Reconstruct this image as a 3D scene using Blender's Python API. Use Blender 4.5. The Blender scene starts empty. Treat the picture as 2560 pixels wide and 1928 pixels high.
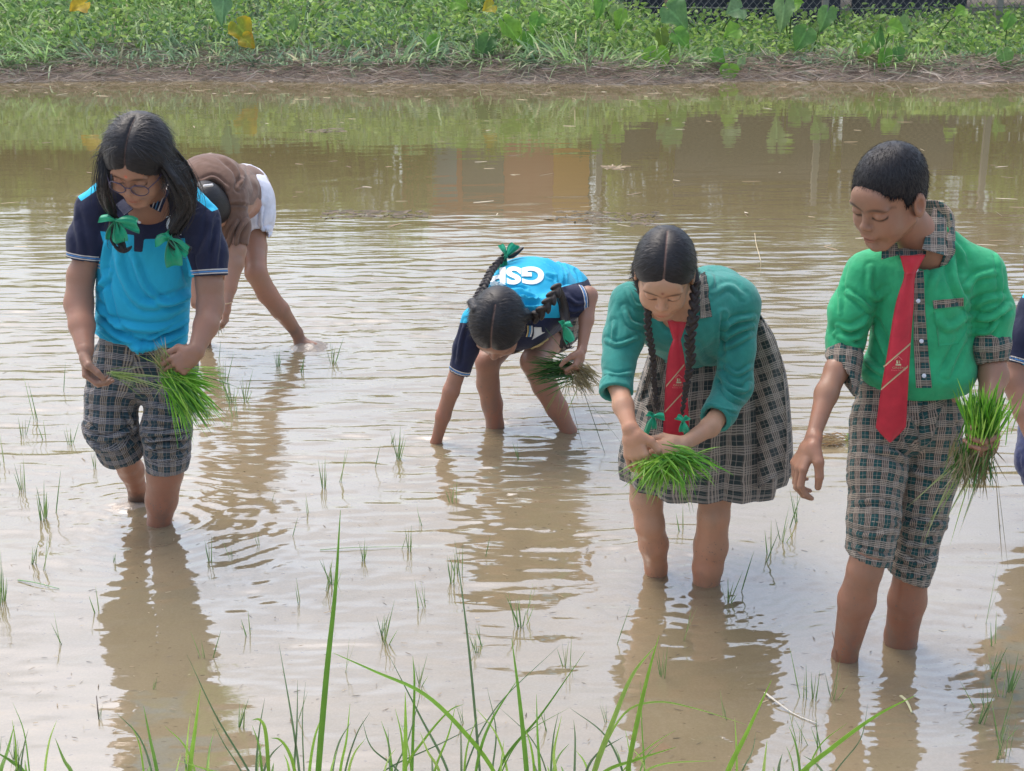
import bpy, math, random
import numpy as np
from mathutils import Vector, Matrix
from mathutils.bvhtree import BVHTree
rng = np.random.default_rng(7)
random.seed(7)
SC = bpy.context.scene
EXPOSURE = 1.12
WATER_IOR = 2.7
COL = SC.collection
# ------------------------------------------------------------------ camera
FOC = 3600.0; CZ = 1.9
PITCH = math.atan((964 + 175) / FOC)
CP, SP = math.cos(PITCH), math.sin(PITCH)
FWD = np.array([0, CP, -SP]); UPV = np.array([0, SP, CP]); RGT = np.array([1.0, 0, 0])
CAM = np.array([0, 0, CZ])
def ray(px, py):
    return FWD + RGT * ((px - 1280) / FOC) - UPV * ((py - 964) / FOC)
def J(px, py, Y):
    d = ray(px, py); return CAM + d * (Y / d[1])
def W(px, py, z=0.0):
    d = ray(px, py); return CAM + d * ((z - CZ) / d[2])
def proj(P):
    P = np.asarray(P, float) - CAM
    zc = P @ FWD
    return 1280 + FOC * (P @ RGT) / zc, 964 - FOC * (P @ UPV) / zc
def mpp(p):                      # metres per photo pixel at a point
    return float((np.asarray(p) - CAM) @ FWD) / FOC
cam = bpy.data.cameras.new('camera'); camo = bpy.data.objects.new('camera', cam); COL.objects.link(camo)
camo.location = (0, 0, CZ); camo.rotation_euler = (math.pi / 2 - PITCH, 0, 0)
cam.sensor_width = 36; cam.lens = 36 * FOC / 2560; cam.clip_end = 3000; cam.clip_start = 0.02
SC.camera = camo
def nrm(v):
    v = np.asarray(v, float); return v / (np.linalg.norm(v) + 1e-12)
# ------------------------------------------------------------------ noise
def _hash(i, j, k, seed):
    n = (i.astype(np.int64) * 374761393 + j.astype(np.int64) * 668265263 + k.astype(np.int64) * 2147483647 + seed * 974634777) & 0xffffffff
    n = ((n ^ (n >> 13)) * 1274126177) & 0xffffffff
    n = n ^ (n >> 16)
    return (n & 0xffff) / 32767.5 - 1.0
def vnoise(P, seed=0):
    P = np.asarray(P, float); f = np.floor(P); t = P - f; t = t * t * (3 - 2 * t); f = f.astype(np.int64)
    r = 0
    for a in (0, 1):
        for b in (0, 1):
            for c in (0, 1):
                w = (t[:, 0] if a else 1 - t[:, 0]) * (t[:, 1] if b else 1 - t[:, 1]) * (t[:, 2] if c else 1 - t[:, 2])
                r = r + w * _hash(f[:, 0] + a, f[:, 1] + b, f[:, 2] + c, seed)
    return r
def fbm(P, oct=3, seed=0):
    r = 0; a = 1; P = np.asarray(P, float)
    for o in range(oct):
        r = r + a * vnoise(P * (2 ** o) + 17.3 * o, seed + o); a *= .5
    return r
# ------------------------------------------------------------------ objects
def tag(o, label=None, cat=None, group=None, kind=None):
    if label: o['label'] = label
    if cat: o['category'] = cat
    if group: o['group'] = group
    if kind: o['kind'] = kind
    return o
def mesh_obj(name, V, Fq, m=None, parent=None, smooth=True, attrs=None, tris=None):
    V = np.asarray(V, np.float32); me = bpy.data.meshes.new(name)
    nq = 0 if Fq is None else len(Fq); nt = 0 if tris is None else len(tris)
    me.vertices.add(len(V)); me.vertices.foreach_set('co', V.ravel())
    li = []
    if nq: li.append(np.asarray(Fq, np.int32).ravel())
    if nt: li.append(np.asarray(tris, np.int32).ravel())
    li = np.concatenate(li); me.loops.add(len(li)); me.loops.foreach_set('vertex_index', li)
    me.polygons.add(nq + nt)
    ls = np.concatenate([np.arange(nq) * 4, nq * 4 + np.arange(nt) * 3]).astype(np.int32)
    me.polygons.foreach_set('loop_start', ls)
    me.polygons.foreach_set('use_smooth', np.full(nq + nt, smooth))
    for k, v in (attrs or {}).items():
        v = np.asarray(v, np.float32)
        if v.ndim == 1:
            a = me.attributes.new(k, 'FLOAT', 'POINT'); a.data.foreach_set('value', v)
        else:
            a = me.attributes.new(k, 'FLOAT_VECTOR', 'POINT'); a.data.foreach_set('vector', v.ravel())
    me.update(calc_edges=True); me.validate()
    o = bpy.data.objects.new(name, me); COL.objects.link(o)
    if m: me.materials.append(m)
    if parent is not None:
        o.parent = parent; o.matrix_parent_inverse = Matrix.Translation(-Vector(parent.location))
    return o
def empty(name, loc):
    o = bpy.data.objects.new(name, None); COL.objects.link(o); o.location = tuple(loc); o.empty_display_size = .05
    return o
def copy_tree(src, loc, rz=0, sc=1):
    r = src.copy(); COL.objects.link(r); r.location = loc; r.rotation_euler = (0, 0, rz); r.scale = (sc, sc, sc)
    for ch in src.children:
        c = ch.copy(); COL.objects.link(c); c.parent = r
    return r
class Geo:
    """collects pieces into one mesh"""
    def __init__(s): s.V = []; s.Q = []; s.T = []; s.A = []; s.n = 0
    def add(s, V, Q=None, T=None, col=None):
        V = np.asarray(V, float); s.V.append(V)
        if Q is not None and len(Q): s.Q.append(np.asarray(Q) + s.n)
        if T is not None and len(T): s.T.append(np.asarray(T) + s.n)
        c = np.ones((len(V), 3)) if col is None else np.broadcast_to(np.asarray(col, float), (len(V), 3))
        s.A.append(c); s.n += len(V)
    def build(s, name, m, parent=None, smooth=True, extra=None):
        at = {'col': np.concatenate(s.A)}
        if extra: at.update(extra)
        return mesh_obj(name, np.concatenate(s.V), np.concatenate(s.Q) if s.Q else None, m, parent, smooth, at,
                        np.concatenate(s.T) if s.T else None)
def frame_of(d, ref=(0, 0, 1)):
    d = nrm(d); r = np.asarray(ref, float)
    if abs(d @ nrm(r)) > .95: r = np.array([1.0, 0, 0]) if abs(d[0]) < .9 else np.array([0, 1.0, 0])
    a = nrm(np.cross(r, d)); return a, np.cross(d, a)
def spline(pts, n):
    """Catmull-Rom through points (any dimension)"""
    P = np.asarray(pts, float); m = len(P)
    if m == 2:
        t = np.linspace(0, 1, n)[:, None]; return P[0] * (1 - t) + P[1] * t
    E = np.vstack([2 * P[0] - P[1], P, 2 * P[-1] - P[-2]])
    u = np.linspace(0, m - 1 - 1e-9, n); i = u.astype(int); t = (u - i)[:, None]
    a, b, c, d = E[i], E[i + 1], E[i + 2], E[i + 3]
    return .5 * (2 * b + (c - a) * t + (2 * a - 5 * b + 4 * c - d) * t * t + (3 * b - a - 3 * c + d) * t ** 3)
def tube(path, rad, seg=8, cap=True, flat=1.0, ref=(0, 0, 1)):
    P = np.asarray(path, float); n = len(P); rad = np.broadcast_to(np.asarray(rad, float), (n,))
    V = []; a0 = None
    for i in range(n):
        d = P[min(i + 1, n - 1)] - P[max(i - 1, 0)]
        a, b = frame_of(d, ref)
        if a0 is not None and a @ a0 < 0: a, b = -a, -b
        a0 = a
        th = np.arange(seg) / seg * 2 * math.pi
        V.append(P[i] + rad[i] * (np.cos(th)[:, None] * a + flat * np.sin(th)[:, None] * b))
    V = np.concatenate(V); Q = []
    for i in range(n - 1):
        for k in range(seg):
            Q.append((i * seg + k, i * seg + (k + 1) % seg, (i + 1) * seg + (k + 1) % seg, (i + 1) * seg + k))
    T = []
    if cap:
        V = np.vstack([V, P[0], P[-1]]); c0 = n * seg
        for k in range(seg):
            T.append((c0, (k + 1) % seg, k)); T.append((c0 + 1, (n - 1) * seg + k, (n - 1) * seg + (k + 1) % seg))
    return V, np.array(Q), np.array(T) if T else None
def blades(base, dirs, L, Wd, bend, segs=4, wdir=None, tipw=.08, droop=(0, 0, -1), midw=.45):
    """many grass blades at once: base (n,3), dirs (n,3), L,Wd,bend (n,). returns V,Q,tparam"""
    n = len(base); base = np.asarray(base, float); dirs = dirs / np.linalg.norm(dirs, axis=1, keepdims=True)
    L = np.broadcast_to(L, (n,)); Wd = np.broadcast_to(Wd, (n,)); bend = np.broadcast_to(bend, (n,))
    if wdir is None:
        wdir = rng.normal(size=(n, 3)) * np.array([1, .6, .25])
    wdir = np.cross(dirs, np.cross(wdir, dirs)); wdir = wdir / (np.linalg.norm(wdir, axis=1, keepdims=True) + 1e-9)
    t = np.linspace(0, 1, segs + 1); g = np.asarray(droop, float)
    C = base[:, None] + dirs[:, None] * (L[:, None] * t)[:, :, None] + (g * (L * bend)[:, None])[:, None] * (t ** 2)[None, :, None]
    prof = np.where(t < midw, .6 + .4 * t / midw, 1 - (1 - tipw) * ((t - midw) / (1 - midw)) ** 1.4)
    w = wdir[:, None] * (Wd[:, None] * prof)[:, :, None] * .5
    V = np.stack([C - w, C + w], 2).reshape(-1, 3)
    i = np.arange(n)[:, None] * (segs + 1) * 2 + np.arange(segs)[None] * 2
    Q = np.stack([i, i + 1, i + 3, i + 2], -1).reshape(-1, 4)
    T = np.broadcast_to(t[None, :, None], (n, segs + 1, 2)).reshape(-1)
    return V, Q, T
# ------------------------------------------------------------------ signed distance sculpting
def smin(a, b, k):
    if k <= 0: return np.minimum(a, b)
    h = np.clip(.5 + .5 * (a - b) / k, 0, 1)
    return a * (1 - h) + b * h - k * h * (1 - h)
def smax(a, b, k): return -smin(-a, -b, k)
class SDF:
    def __init__(s): s.ops = []; s.fine = []; s.segs = []
    def op(s, lo, hi, fn, k, sub=False): s.ops.append((np.asarray(lo, float), np.asarray(hi, float), fn, k, sub))
    def cone(s, a, b, ra, rb, k=.012, sub=False):
        a = np.asarray(a, float); b = np.asarray(b, float); ba = b - a; L2 = ba @ ba + 1e-12; R = max(ra, rb)
        def fn(X, Y, Z):
            px, py, pz = X - a[0], Y - a[1], Z - a[2]
            h = np.clip((px * ba[0] + py * ba[1] + pz * ba[2]) / L2, 0, 1)
            return np.sqrt((px - ba[0] * h) ** 2 + (py - ba[1] * h) ** 2 + (pz - ba[2] * h) ** 2) - (ra + (rb - ra) * h)
        s.op(np.minimum(a, b) - R, np.maximum(a, b) + R, fn, k, sub); return s
    def econe(s, a, b, ra, rb, w, da, db, k=.02, sub=False):
        """elliptic tapered limb: ra,rb half width along w ; da,db half depth"""
        a = np.asarray(a, float); b = np.asarray(b, float); ba = b - a; L2 = ba @ ba + 1e-12; w = nrm(w); R = max(ra, rb, da, db)
        def fn(X, Y, Z):
            px, py, pz = X - a[0], Y - a[1], Z - a[2]
            h = np.clip((px * ba[0] + py * ba[1] + pz * ba[2]) / L2, 0, 1)
            qx, qy, qz = px - ba[0] * h, py - ba[1] * h, pz - ba[2] * h
            qw = qx * w[0] + qy * w[1] + qz * w[2]; q2 = np.maximum(qx * qx + qy * qy + qz * qz - qw * qw, 0)
            rw = ra + (rb - ra) * h; rd = da + (db - da) * h
            kk = np.sqrt((qw / rw) ** 2 + q2 / rd ** 2) + 1e-9
            g = np.sqrt((qw / rw ** 2) ** 2 + q2 / rd ** 4) + 1e-9
            return kk * (kk - 1) / g
        s.op(np.minimum(a, b) - R, np.maximum(a, b) + R, fn, k, sub); return s
    def ell(s, c, rad, R=None, k=.01, sub=False):
        c = np.asarray(c, float); rad = np.asarray(rad, float); M = np.eye(3) if R is None else np.asarray(R)
        ext = np.sqrt(((M * rad) ** 2).sum(1))
        def fn(X, Y, Z):
            px, py, pz = X - c[0], Y - c[1], Z - c[2]
            k0 = 0; k1 = 0
            for i in range(3):
                q = px * M[0, i] + py * M[1, i] + pz * M[2, i]
                k0 = k0 + (q / rad[i]) ** 2; k1 = k1 + (q / rad[i] ** 2) ** 2
            k0 = np.sqrt(k0); return k0 * (k0 - 1) / (np.sqrt(k1) + 1e-9)
        s.op(c - ext, c + ext, fn, k, sub); return s
    def plane_cut(s, p, n, lo=None, hi=None, k=.004):
        """remove everything on the side n points to"""
        p = np.asarray(p, float); n = nrm(n)
        def fn(X, Y, Z): return -((X - p[0]) * n[0] + (Y - p[1]) * n[1] + (Z - p[2]) * n[2])
        s.op([-99] * 3 if lo is None else lo, [99] * 3 if hi is None else hi, fn, k, True); return s
    def chain(s, pts, rads, k=.012, sub=False):
        for i in range(len(pts) - 1): s.cone(pts[i], pts[i + 1], rads[i], rads[i + 1], k, sub)
        return s
    def mesh(s, h=.004, hf=None):
        adds = [o for o in s.ops if not o[4]]
        lo = np.min([o[0] for o in adds], 0) - .02; hi = np.max([o[1] for o in adds], 0) + .02
        ax = []
        for d in range(3):
            x = lo[d]; xs = [x]; iv = [(c[d] - r, c[d] + r) for c, r in s.fine] if hf else []
            while x < hi[d]:
                x += hf if any(a - .004 <= x <= b for a, b in iv) else h
                xs.append(x)
            ax.append(np.array(xs, np.float32))
        xs, ys, zs = ax
        f = np.full((len(xs), len(ys), len(zs)), .3, np.float32)
        for a, b, fn, k, sub in s.ops:
            pad = .012 + abs(k) + h
            sl = []
            for d in range(3):
                i0 = max(np.searchsorted(ax[d], a[d] - pad) - 1, 0); i1 = min(np.searchsorted(ax[d], b[d] + pad) + 1, len(ax[d]))
                sl.append((i0, i1))
            if any(i1 <= i0 for i0, i1 in sl): continue
            (x0, x1), (y0, y1), (z0, z1) = sl
            d = fn(xs[x0:x1, None, None], ys[None, y0:y1, None], zs[None, None, z0:z1]).astype(np.float32)
            cur = f[x0:x1, y0:y1, z0:z1]
            f[x0:x1, y0:y1, z0:z1] = smax(cur, -d, k) if sub else smin(cur, d, k)
        return surfnet(f, xs, ys, zs)
def surfnet(f, xs, ys, zs):
    ins = f < 0
    s = np.zeros(tuple(n - 1 for n in f.shape), np.uint8)
    offs = [(a, b, c) for a in (0, 1) for b in (0, 1) for c in (0, 1)]
    sh = s.shape
    for a, b, c in offs: s += ins[a:a + sh[0], b:b + sh[1], c:c + sh[2]]
    I, K, M = np.nonzero((s > 0) & (s < 8))
    idx = np.full(sh, -1, np.int32); idx[I, K, M] = np.arange(len(I))
    cv = {o: f[I + o[0], K + o[1], M + o[2]] for o in offs}
    acc = np.zeros((len(I), 3)); cnt = np.zeros(len(I))
    for o in offs:
        for ax in range(3):
            if o[ax]: continue
            p = list(o); p[ax] = 1; p = tuple(p)
            fa, fb = cv[o], cv[p]; m = (fa < 0) != (fb < 0)
            t = np.where(m, fa / np.where(m, fa - fb, 1), 0)
            pos = np.tile(np.array(o, float), (len(I), 1)); pos[:, ax] = t
            acc += pos * m[:, None]; cnt += m
    loc = acc / cnt[:, None]
    V = np.stack([xs[I] + loc[:, 0] * (xs[I + 1] - xs[I]), ys[K] + loc[:, 1] * (ys[K + 1] - ys[K]), zs[M] + loc[:, 2] * (zs[M + 1] - zs[M])], 1)
    Q = []
    for ax in range(3):
        n = list(f.shape); n[ax] -= 1
        A = [slice(None)] * 3; B = [slice(None)] * 3
        A[ax] = slice(0, -1); B[ax] = slice(1, None)
        o1, o2 = [d for d in range(3) if d != ax]
        for q in (A, B):
            q[o1] = slice(1, -1); q[o2] = slice(1, -1)
        a = ins[tuple(A)]; b = ins[tuple(B)]
        P = np.stack(np.nonzero(a != b), 1)
        if not len(P): continue
        sgn = a[P[:, 0], P[:, 1], P[:, 2]]
        C = P.copy(); C[:, o1] += 1; C[:, o2] += 1
        def cell(d1, d2):
            c = C.copy(); c[:, o1] -= d1; c[:, o2] -= d2; return idx[c[:, 0], c[:, 1], c[:, 2]]
        q = np.stack([cell(1, 1), cell(0, 1), cell(0, 0), cell(1, 0)], 1)
        flip = sgn if ax != 1 else ~sgn
        q = np.where(flip[:, None], q, q[:, ::-1]); Q.append(q)
    return V, np.concatenate(Q)
def normals(V, Q):
    e1 = V[Q[:, 2]] - V[Q[:, 0]]; e2 = V[Q[:, 3]] - V[Q[:, 1]]; n = np.cross(e1, e2)
    N = np.zeros_like(V)
    for c in range(3):
        for k in range(4): N[:, c] += np.bincount(Q[:, k], n[:, c], len(V))
    return N / (np.linalg.norm(N, axis=1, keepdims=True) + 1e-12)
def smooth(V, Q, it=1, lam=.5):
    for _ in range(it):
        S = np.zeros_like(V); cnt = np.zeros(len(V))
        for a, b in ((0, 1), (1, 2), (2, 3), (3, 0)):
            for i, j in ((a, b), (b, a)):
                for c in range(3): S[:, c] += np.bincount(Q[:, i], V[Q[:, j], c], len(V))
                cnt += np.bincount(Q[:, i], minlength=len(V))
        V = V + lam * (S / np.maximum(cnt, 1)[:, None] - V)
    return V
def seg_dist(px, py, poly):
    """distance in pixels to an open polyline"""
    best = np.full(len(px), 1e9)
    for (x0, y0), (x1, y1) in zip(poly[:-1], poly[1:]):
        dx, dy = x1 - x0, y1 - y0; L = dx * dx + dy * dy + 1e-9
        t = np.clip(((px - x0) * dx + (py - y0) * dy) / L, 0, 1)
        best = np.minimum(best, np.hypot(px - x0 - t * dx, py - y0 - t * dy))
    return best
def poly_sd(px, py, poly):
    """signed distance to a closed polygon, positive inside"""
    P = list(poly) + [poly[0]]; d = seg_dist(px, py, P); ins = np.zeros(len(px), bool)
    for (x0, y0), (x1, y1) in zip(P[:-1], P[1:]):
        c = ((y0 > py) != (y1 > py))
        ins ^= c & (px < (x1 - x0) * (py - y0) / ((y1 - y0) if y1 != y0 else 1e-9) + x0)
    return np.where(ins, d, -d)
def folds(V, Q, lines, facing=True):
    """press and lift creases along lines traced on the side that faces the viewer: (points, width px, lift m)"""
    N = normals(V, Q); px, py = proj(V); D = np.zeros(len(V))
    for pts, w, a in lines:
        pts = spline(pts, max(8, 4 * len(pts)))
        d = seg_dist(px, py, [tuple(p) for p in pts])
        e = np.minimum(np.hypot(px - pts[0][0], py - pts[0][1]), np.hypot(px - pts[-1][0], py - pts[-1][1]))
        w = w * 1.1; a = a * 1.75
        D += a * (np.exp(-(d / w) ** 2) - .8 * np.exp(-((d - 1.9 * w) / (.8 * w)) ** 2)) * np.clip(e / (4 * w) + .05, 0, 1)
    if facing:
        view = CAM - V; view /= np.linalg.norm(view, axis=1, keepdims=True)
        D *= np.clip((N * view).sum(1) * 2, 0, 1)
    return V + N * D[:, None]
def wrinkle(V, Q, amp, scale, seed=0, mask=None, oct=3):
    N = normals(V, Q); P = V / np.asarray(scale)
    warp = np.stack([fbm(P * .6 + 31, 2, seed + 5), fbm(P * .6 + 57, 2, seed + 6), fbm(P * .6 + 83, 2, seed + 7)], 1)
    n = fbm(P + warp * .8, oct, seed); r = (1 - np.abs(n) * 1.6) * .6 + n * .5
    d = amp * r
    if mask is not None: d = d * mask
    return V + N * d[:, None]
def limb_uv(V, segs, rc=.06):
    """segs: (a,b,front vector,v0). returns (u,v,along) per vertex for the nearest limb"""
    best = np.full(len(V), 1e9); U = np.zeros(len(V)); Vv = np.zeros(len(V)); out = []
    for a, b, fr, v0 in segs:
        a = np.asarray(a, float); b = np.asarray(b, float); ba = b - a; L = np.linalg.norm(ba); dn = ba / L
        p = V - a; h = p @ dn; hc = np.clip(h, 0, L); d = np.linalg.norm(p - hc[:, None] * dn, axis=1)
        fv = nrm(np.asarray(fr, float) - (np.asarray(fr, float) @ dn) * dn); sd = np.cross(dn, fv)
        q = p - h[:, None] * dn; u = np.arctan2(q @ sd, q @ fv) * rc
        m = d < best; best = np.where(m, d, best); U = np.where(m, u, U); Vv = np.where(m, v0 + h, Vv)
    return np.stack([U, Vv, best], 1)
def bvh_of(objs):
    Vs, Ps, n = [], [], 0
    for o in objs:
        me = o.data; co = np.empty(len(me.vertices) * 3, np.float32); me.vertices.foreach_get('co', co)
        Vs.append(co.reshape(-1, 3)); Ps += [[i + n for i in p.vertices] for p in me.polygons]; n += len(me.vertices)
    return BVHTree.FromPolygons(np.concatenate(Vs).tolist(), Ps)
def cast(bvh, px, py, lift=.003, fallback=None, side=0, maxY=None):
    d = nrm(ray(px, py)); hit = bvh.ray_cast(Vector(CAM), Vector(d))
    if hit[0] is None: return fallback
    p = np.array(hit[0]); n = np.array(hit[1])
    if n @ d > 0: n = -n
    n = nrm(n * .6 - d * .4)
    return p + n * lift
def patch(bvh, left, right, nu, nv, lift=.004, thick=.004, Ydef=None):
    """a strip of cloth lying on a surface; left,right: pixel polylines. returns V,Q,uv"""
    Lp = spline(left, nv); Rp = spline(right, nv); V = np.full((nv, nu, 3), np.nan); UV = np.zeros((nv, nu, 3))
    for j in range(nv):
        for i in range(nu):
            t = i / (nu - 1); q = Lp[j] * (1 - t) + Rp[j] * t
            p = cast(bvh, q[0], q[1], lift)
            if p is not None: V[j, i] = p
    # fill misses and pull outliers to their neighbours
    Yv = V[..., 1]; med = np.nanmedian(Yv) if Ydef is None else Ydef
    Lq = Lp; 
    for it in range(2):
        for j in range(nv):
            for i in range(nu):
                js = slice(max(j - 1, 0), j + 2); is_ = slice(max(i - 1, 0), i + 2)
                nb = V[js, is_, 1]; m = np.nanmedian(nb) if np.isfinite(nb).any() else med
                if not np.isfinite(V[j, i, 1]) or abs(V[j, i, 1] - m) > .02:
                    t = i / (nu - 1); q = Lp[j] * (1 - t) + Rp[j] * t; V[j, i] = J(q[0], q[1], m)
    for j in range(nv):
        for i in range(nu):
            UV[j, i] = (i / (nu - 1), j / (nv - 1), 0)
    s0 = np.linalg.norm(V[:, -1] - V[:, 0], axis=1).mean(); s1 = np.linalg.norm(np.diff(V[:, nu // 2], axis=0), axis=1).sum()
    UV[..., 0] *= s0; UV[..., 1] *= s1
    return sheet(V, thick, UV)
def sheet(V, thick, UV=None, away=None):
    """thick grid sheet from (nv,nu,3) points"""
    nv, nu = V.shape[:2]
    du = np.gradient(V, axis=1); dv = np.gradient(V, axis=0); N = np.cross(du, dv); N /= np.linalg.norm(N, axis=2, keepdims=True) + 1e-9
    c = V.reshape(-1, 3).mean(0); vw = CAM - c
    if (N.reshape(-1, 3) @ vw).mean() < 0: N = -N
    F_ = V.reshape(-1, 3); B = (V - N * thick).reshape(-1, 3); n = nv * nu
    Q = []
    for j in range(nv - 1):
        for i in range(nu - 1):
            a = j * nu + i; q = (a, a + 1, a + nu + 1, a + nu); Q.append(q); Q.append(tuple(x + n for x in q[::-1]))
    rim = [(i) for i in range(nu)] + [j * nu + nu - 1 for j in range(1, nv)] + [(nv - 1) * nu + i for i in range(nu - 2, -1, -1)] + [j * nu for j in range(nv - 2, 0, -1)]
    for a, b in zip(rim, rim[1:] + rim[:1]): Q.append((a, b, b + n, a + n))
    uv = None if UV is None else np.vstack([UV.reshape(-1, 3)] * 2)
    return np.vstack([F_, B]), np.array(Q), uv
# ------------------------------------------------------------------ materials
class M:
    def __init__(s, name, rough=.6, col=(.5, .5, .5), spec=None, sheen=0, sss=0):
        s.m = bpy.data.materials.new(name); s.m.use_nodes = True; s.t = s.m.node_tree; s.b = s.t.nodes['Principled BSDF']
        s.set('Base Color', col); s.set('Roughness', rough)
        if spec is not None: s.set('Specular IOR Level', spec)
        if sheen: s.set('Sheen Weight', sheen)
        if sss: s.set('Subsurface Weight', sss); s.set('Subsurface Scale', .008); s.set('Subsurface Radius', (1, .35, .2))
    def set(s, k, v):
        i = s.b.inputs[k]
        if isinstance(v, bpy.types.NodeSocket): s.t.links.new(v, i)
        elif isinstance(v, (tuple, list)) and len(v) == 3 and k.endswith('Color'): i.default_value = (*v, 1)
        else: i.default_value = v
        return s
    def _in(s, sock, v):
        if isinstance(v, bpy.types.NodeSocket): s.t.links.new(v, sock)
        elif v is not None:
            if isinstance(v, (tuple, list)) and sock.type == 'RGBA': sock.default_value = (*v[:3], 1)
            else: sock.default_value = v
    def math(s, op, a, b=0.0, c=None, clamp=False):
        n = s.t.nodes.new('ShaderNodeMath'); n.operation = op; n.use_clamp = clamp
        s._in(n.inputs[0], a); s._in(n.inputs[1], b)
        if c is not None: s._in(n.inputs[2], c)
        return n.outputs[0]
    def attr(s, name, out='Vector'):
        n = s.t.nodes.new('ShaderNodeAttribute'); n.attribute_name = name; return n.outputs[out]
    def obj(s): return s.t.nodes.new('ShaderNodeTexCoord').outputs['Object']
    def sep(s, v):
        n = s.t.nodes.new('ShaderNodeSeparateXYZ'); s._in(n.inputs[0], v); return n.outputs
    def comb(s, x=0.0, y=0.0, z=0.0):
        n = s.t.nodes.new('ShaderNodeCombineXYZ'); s._in(n.inputs[0], x); s._in(n.inputs[1], y); s._in(n.inputs[2], z); return n.outputs[0]
    def map(s, v, scale=(1, 1, 1), loc=(0, 0, 0), rot=(0, 0, 0)):
        n = s.t.nodes.new('ShaderNodeMapping'); s._in(n.inputs[0], v); n.inputs[1].default_value = loc; n.inputs[2].default_value = rot; n.inputs[3].default_value = scale
        return n.outputs[0]
    def noise(s, v, scale, detail=3, rough=.55, out='Fac'):
        n = s.t.nodes.new('ShaderNodeTexNoise'); s._in(n.inputs['Vector'], v); n.inputs['Scale'].default_value = scale
        n.inputs['Detail'].default_value = detail; n.inputs['Roughness'].default_value = rough; return n.outputs[out]
    def vor(s, v, scale, out='Distance', feat='F1'):
        n = s.t.nodes.new('ShaderNodeTexVoronoi'); n.feature = feat; s._in(n.inputs['Vector'], v); n.inputs['Scale'].default_value = scale; return n.outputs[out]
    def mix(s, f, a, b, mode='MIX'):
        n = s.t.nodes.new('ShaderNodeMix'); n.data_type = 'RGBA'; n.blend_type = mode
        s._in(n.inputs[0], f); s._in(n.inputs[6], a); s._in(n.inputs[7], b); return n.outputs[2]
    def ramp(s, f, stops, interp='LINEAR'):
        n = s.t.nodes.new('ShaderNodeValToRGB'); s._in(n.inputs[0], f); r = n.color_ramp; r.interpolation = interp
        while len(r.elements) < len(stops): r.elements.new(.5)
        for e, (p, c) in zip(r.elements, stops): e.position = p; e.color = (*c, 1) if len(c) == 3 else c
        return n.outputs[0]
    def range(s, v, a, b, c=0.0, d=1.0):
        n = s.t.nodes.new('ShaderNodeMapRange'); n.clamp = True; s._in(n.inputs[0], v)
        for i, x in enumerate((a, b, c, d)): n.inputs[i + 1].default_value = x
        return n.outputs[0]
    def bump(s, h, dist=.002, strength=1.0, normal=None):
        n = s.t.nodes.new('ShaderNodeBump'); s._in(n.inputs['Height'], h); n.inputs['Distance'].default_value = dist; n.inputs['Strength'].default_value = strength
        if normal is not None: s._in(n.inputs['Normal'], normal)
        s.set('Normal', n.outputs[0]); return n.outputs[0]
# ================================================================== light
world = bpy.data.worlds.new('World'); SC.world = world; world.use_nodes = True
wt = world.node_tree; bg = wt.nodes['Background']
sky = wt.nodes.new('ShaderNodeTexSky'); sky.sky_type = 'NISHITA'; sky.sun_disc = False
SUN_EL, SUN_AZ = math.radians(64), math.radians(-40)
sky.sun_elevation = SUN_EL; sky.sun_rotation = SUN_AZ; sky.air_density = 1.2; sky.dust_density = 4; sky.ozone_density = 1
hs = wt.nodes.new('ShaderNodeHueSaturation'); hs.inputs['Saturation'].default_value = .84
wt.links.new(sky.outputs[0], hs.inputs['Color'])
tc = wt.nodes.new('ShaderNodeTexCoord'); nz = wt.nodes.new('ShaderNodeTexNoise'); nz.inputs['Scale'].default_value = 3.0; nz.inputs['Detail'].default_value = 4
mp = wt.nodes.new('ShaderNodeMapping'); mp.inputs[3].default_value = (1, 1, 2.6); wt.links.new(tc.outputs['Generated'], mp.inputs[0]); wt.links.new(mp.outputs[0], nz.inputs['Vector'])
mr = wt.nodes.new('ShaderNodeMapRange'); mr.inputs[1].default_value = .3; mr.inputs[2].default_value = .7; mr.inputs[3].default_value = .74; mr.inputs[4].default_value = 1.16
wt.links.new(nz.outputs[0], mr.inputs[0])
mx = wt.nodes.new('ShaderNodeMix'); mx.data_type = 'RGBA'; mx.blend_type = 'MULTIPLY'; mx.inputs[0].default_value = 1
wt.links.new(hs.outputs[0], mx.inputs[6]); wt.links.new(mr.outputs[0], mx.inputs[7]); wt.links.new(mx.outputs[2], bg.inputs['Color'])
bg.inputs['Strength'].default_value = .15
sl = bpy.data.lights.new('sun', 'SUN'); sl.energy = .6; sl.angle = math.radians(35); sl.color = (1, .96, .9)
so = bpy.data.objects.new('sun', sl); COL.objects.link(so)
sd = Vector((math.sin(-SUN_AZ) * -1 * math.cos(SUN_EL), math.cos(SUN_AZ) * math.cos(SUN_EL), math.sin(SUN_EL)))
so.rotation_euler = sd.to_track_quat('Z', 'Y').to_euler(); so.location = (0, 0, 20)
SC.view_settings.view_transform = 'Standard'; SC.view_settings.look = 'None'; SC.view_settings.gamma = 1; SC.view_settings.exposure = EXPOSURE
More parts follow.
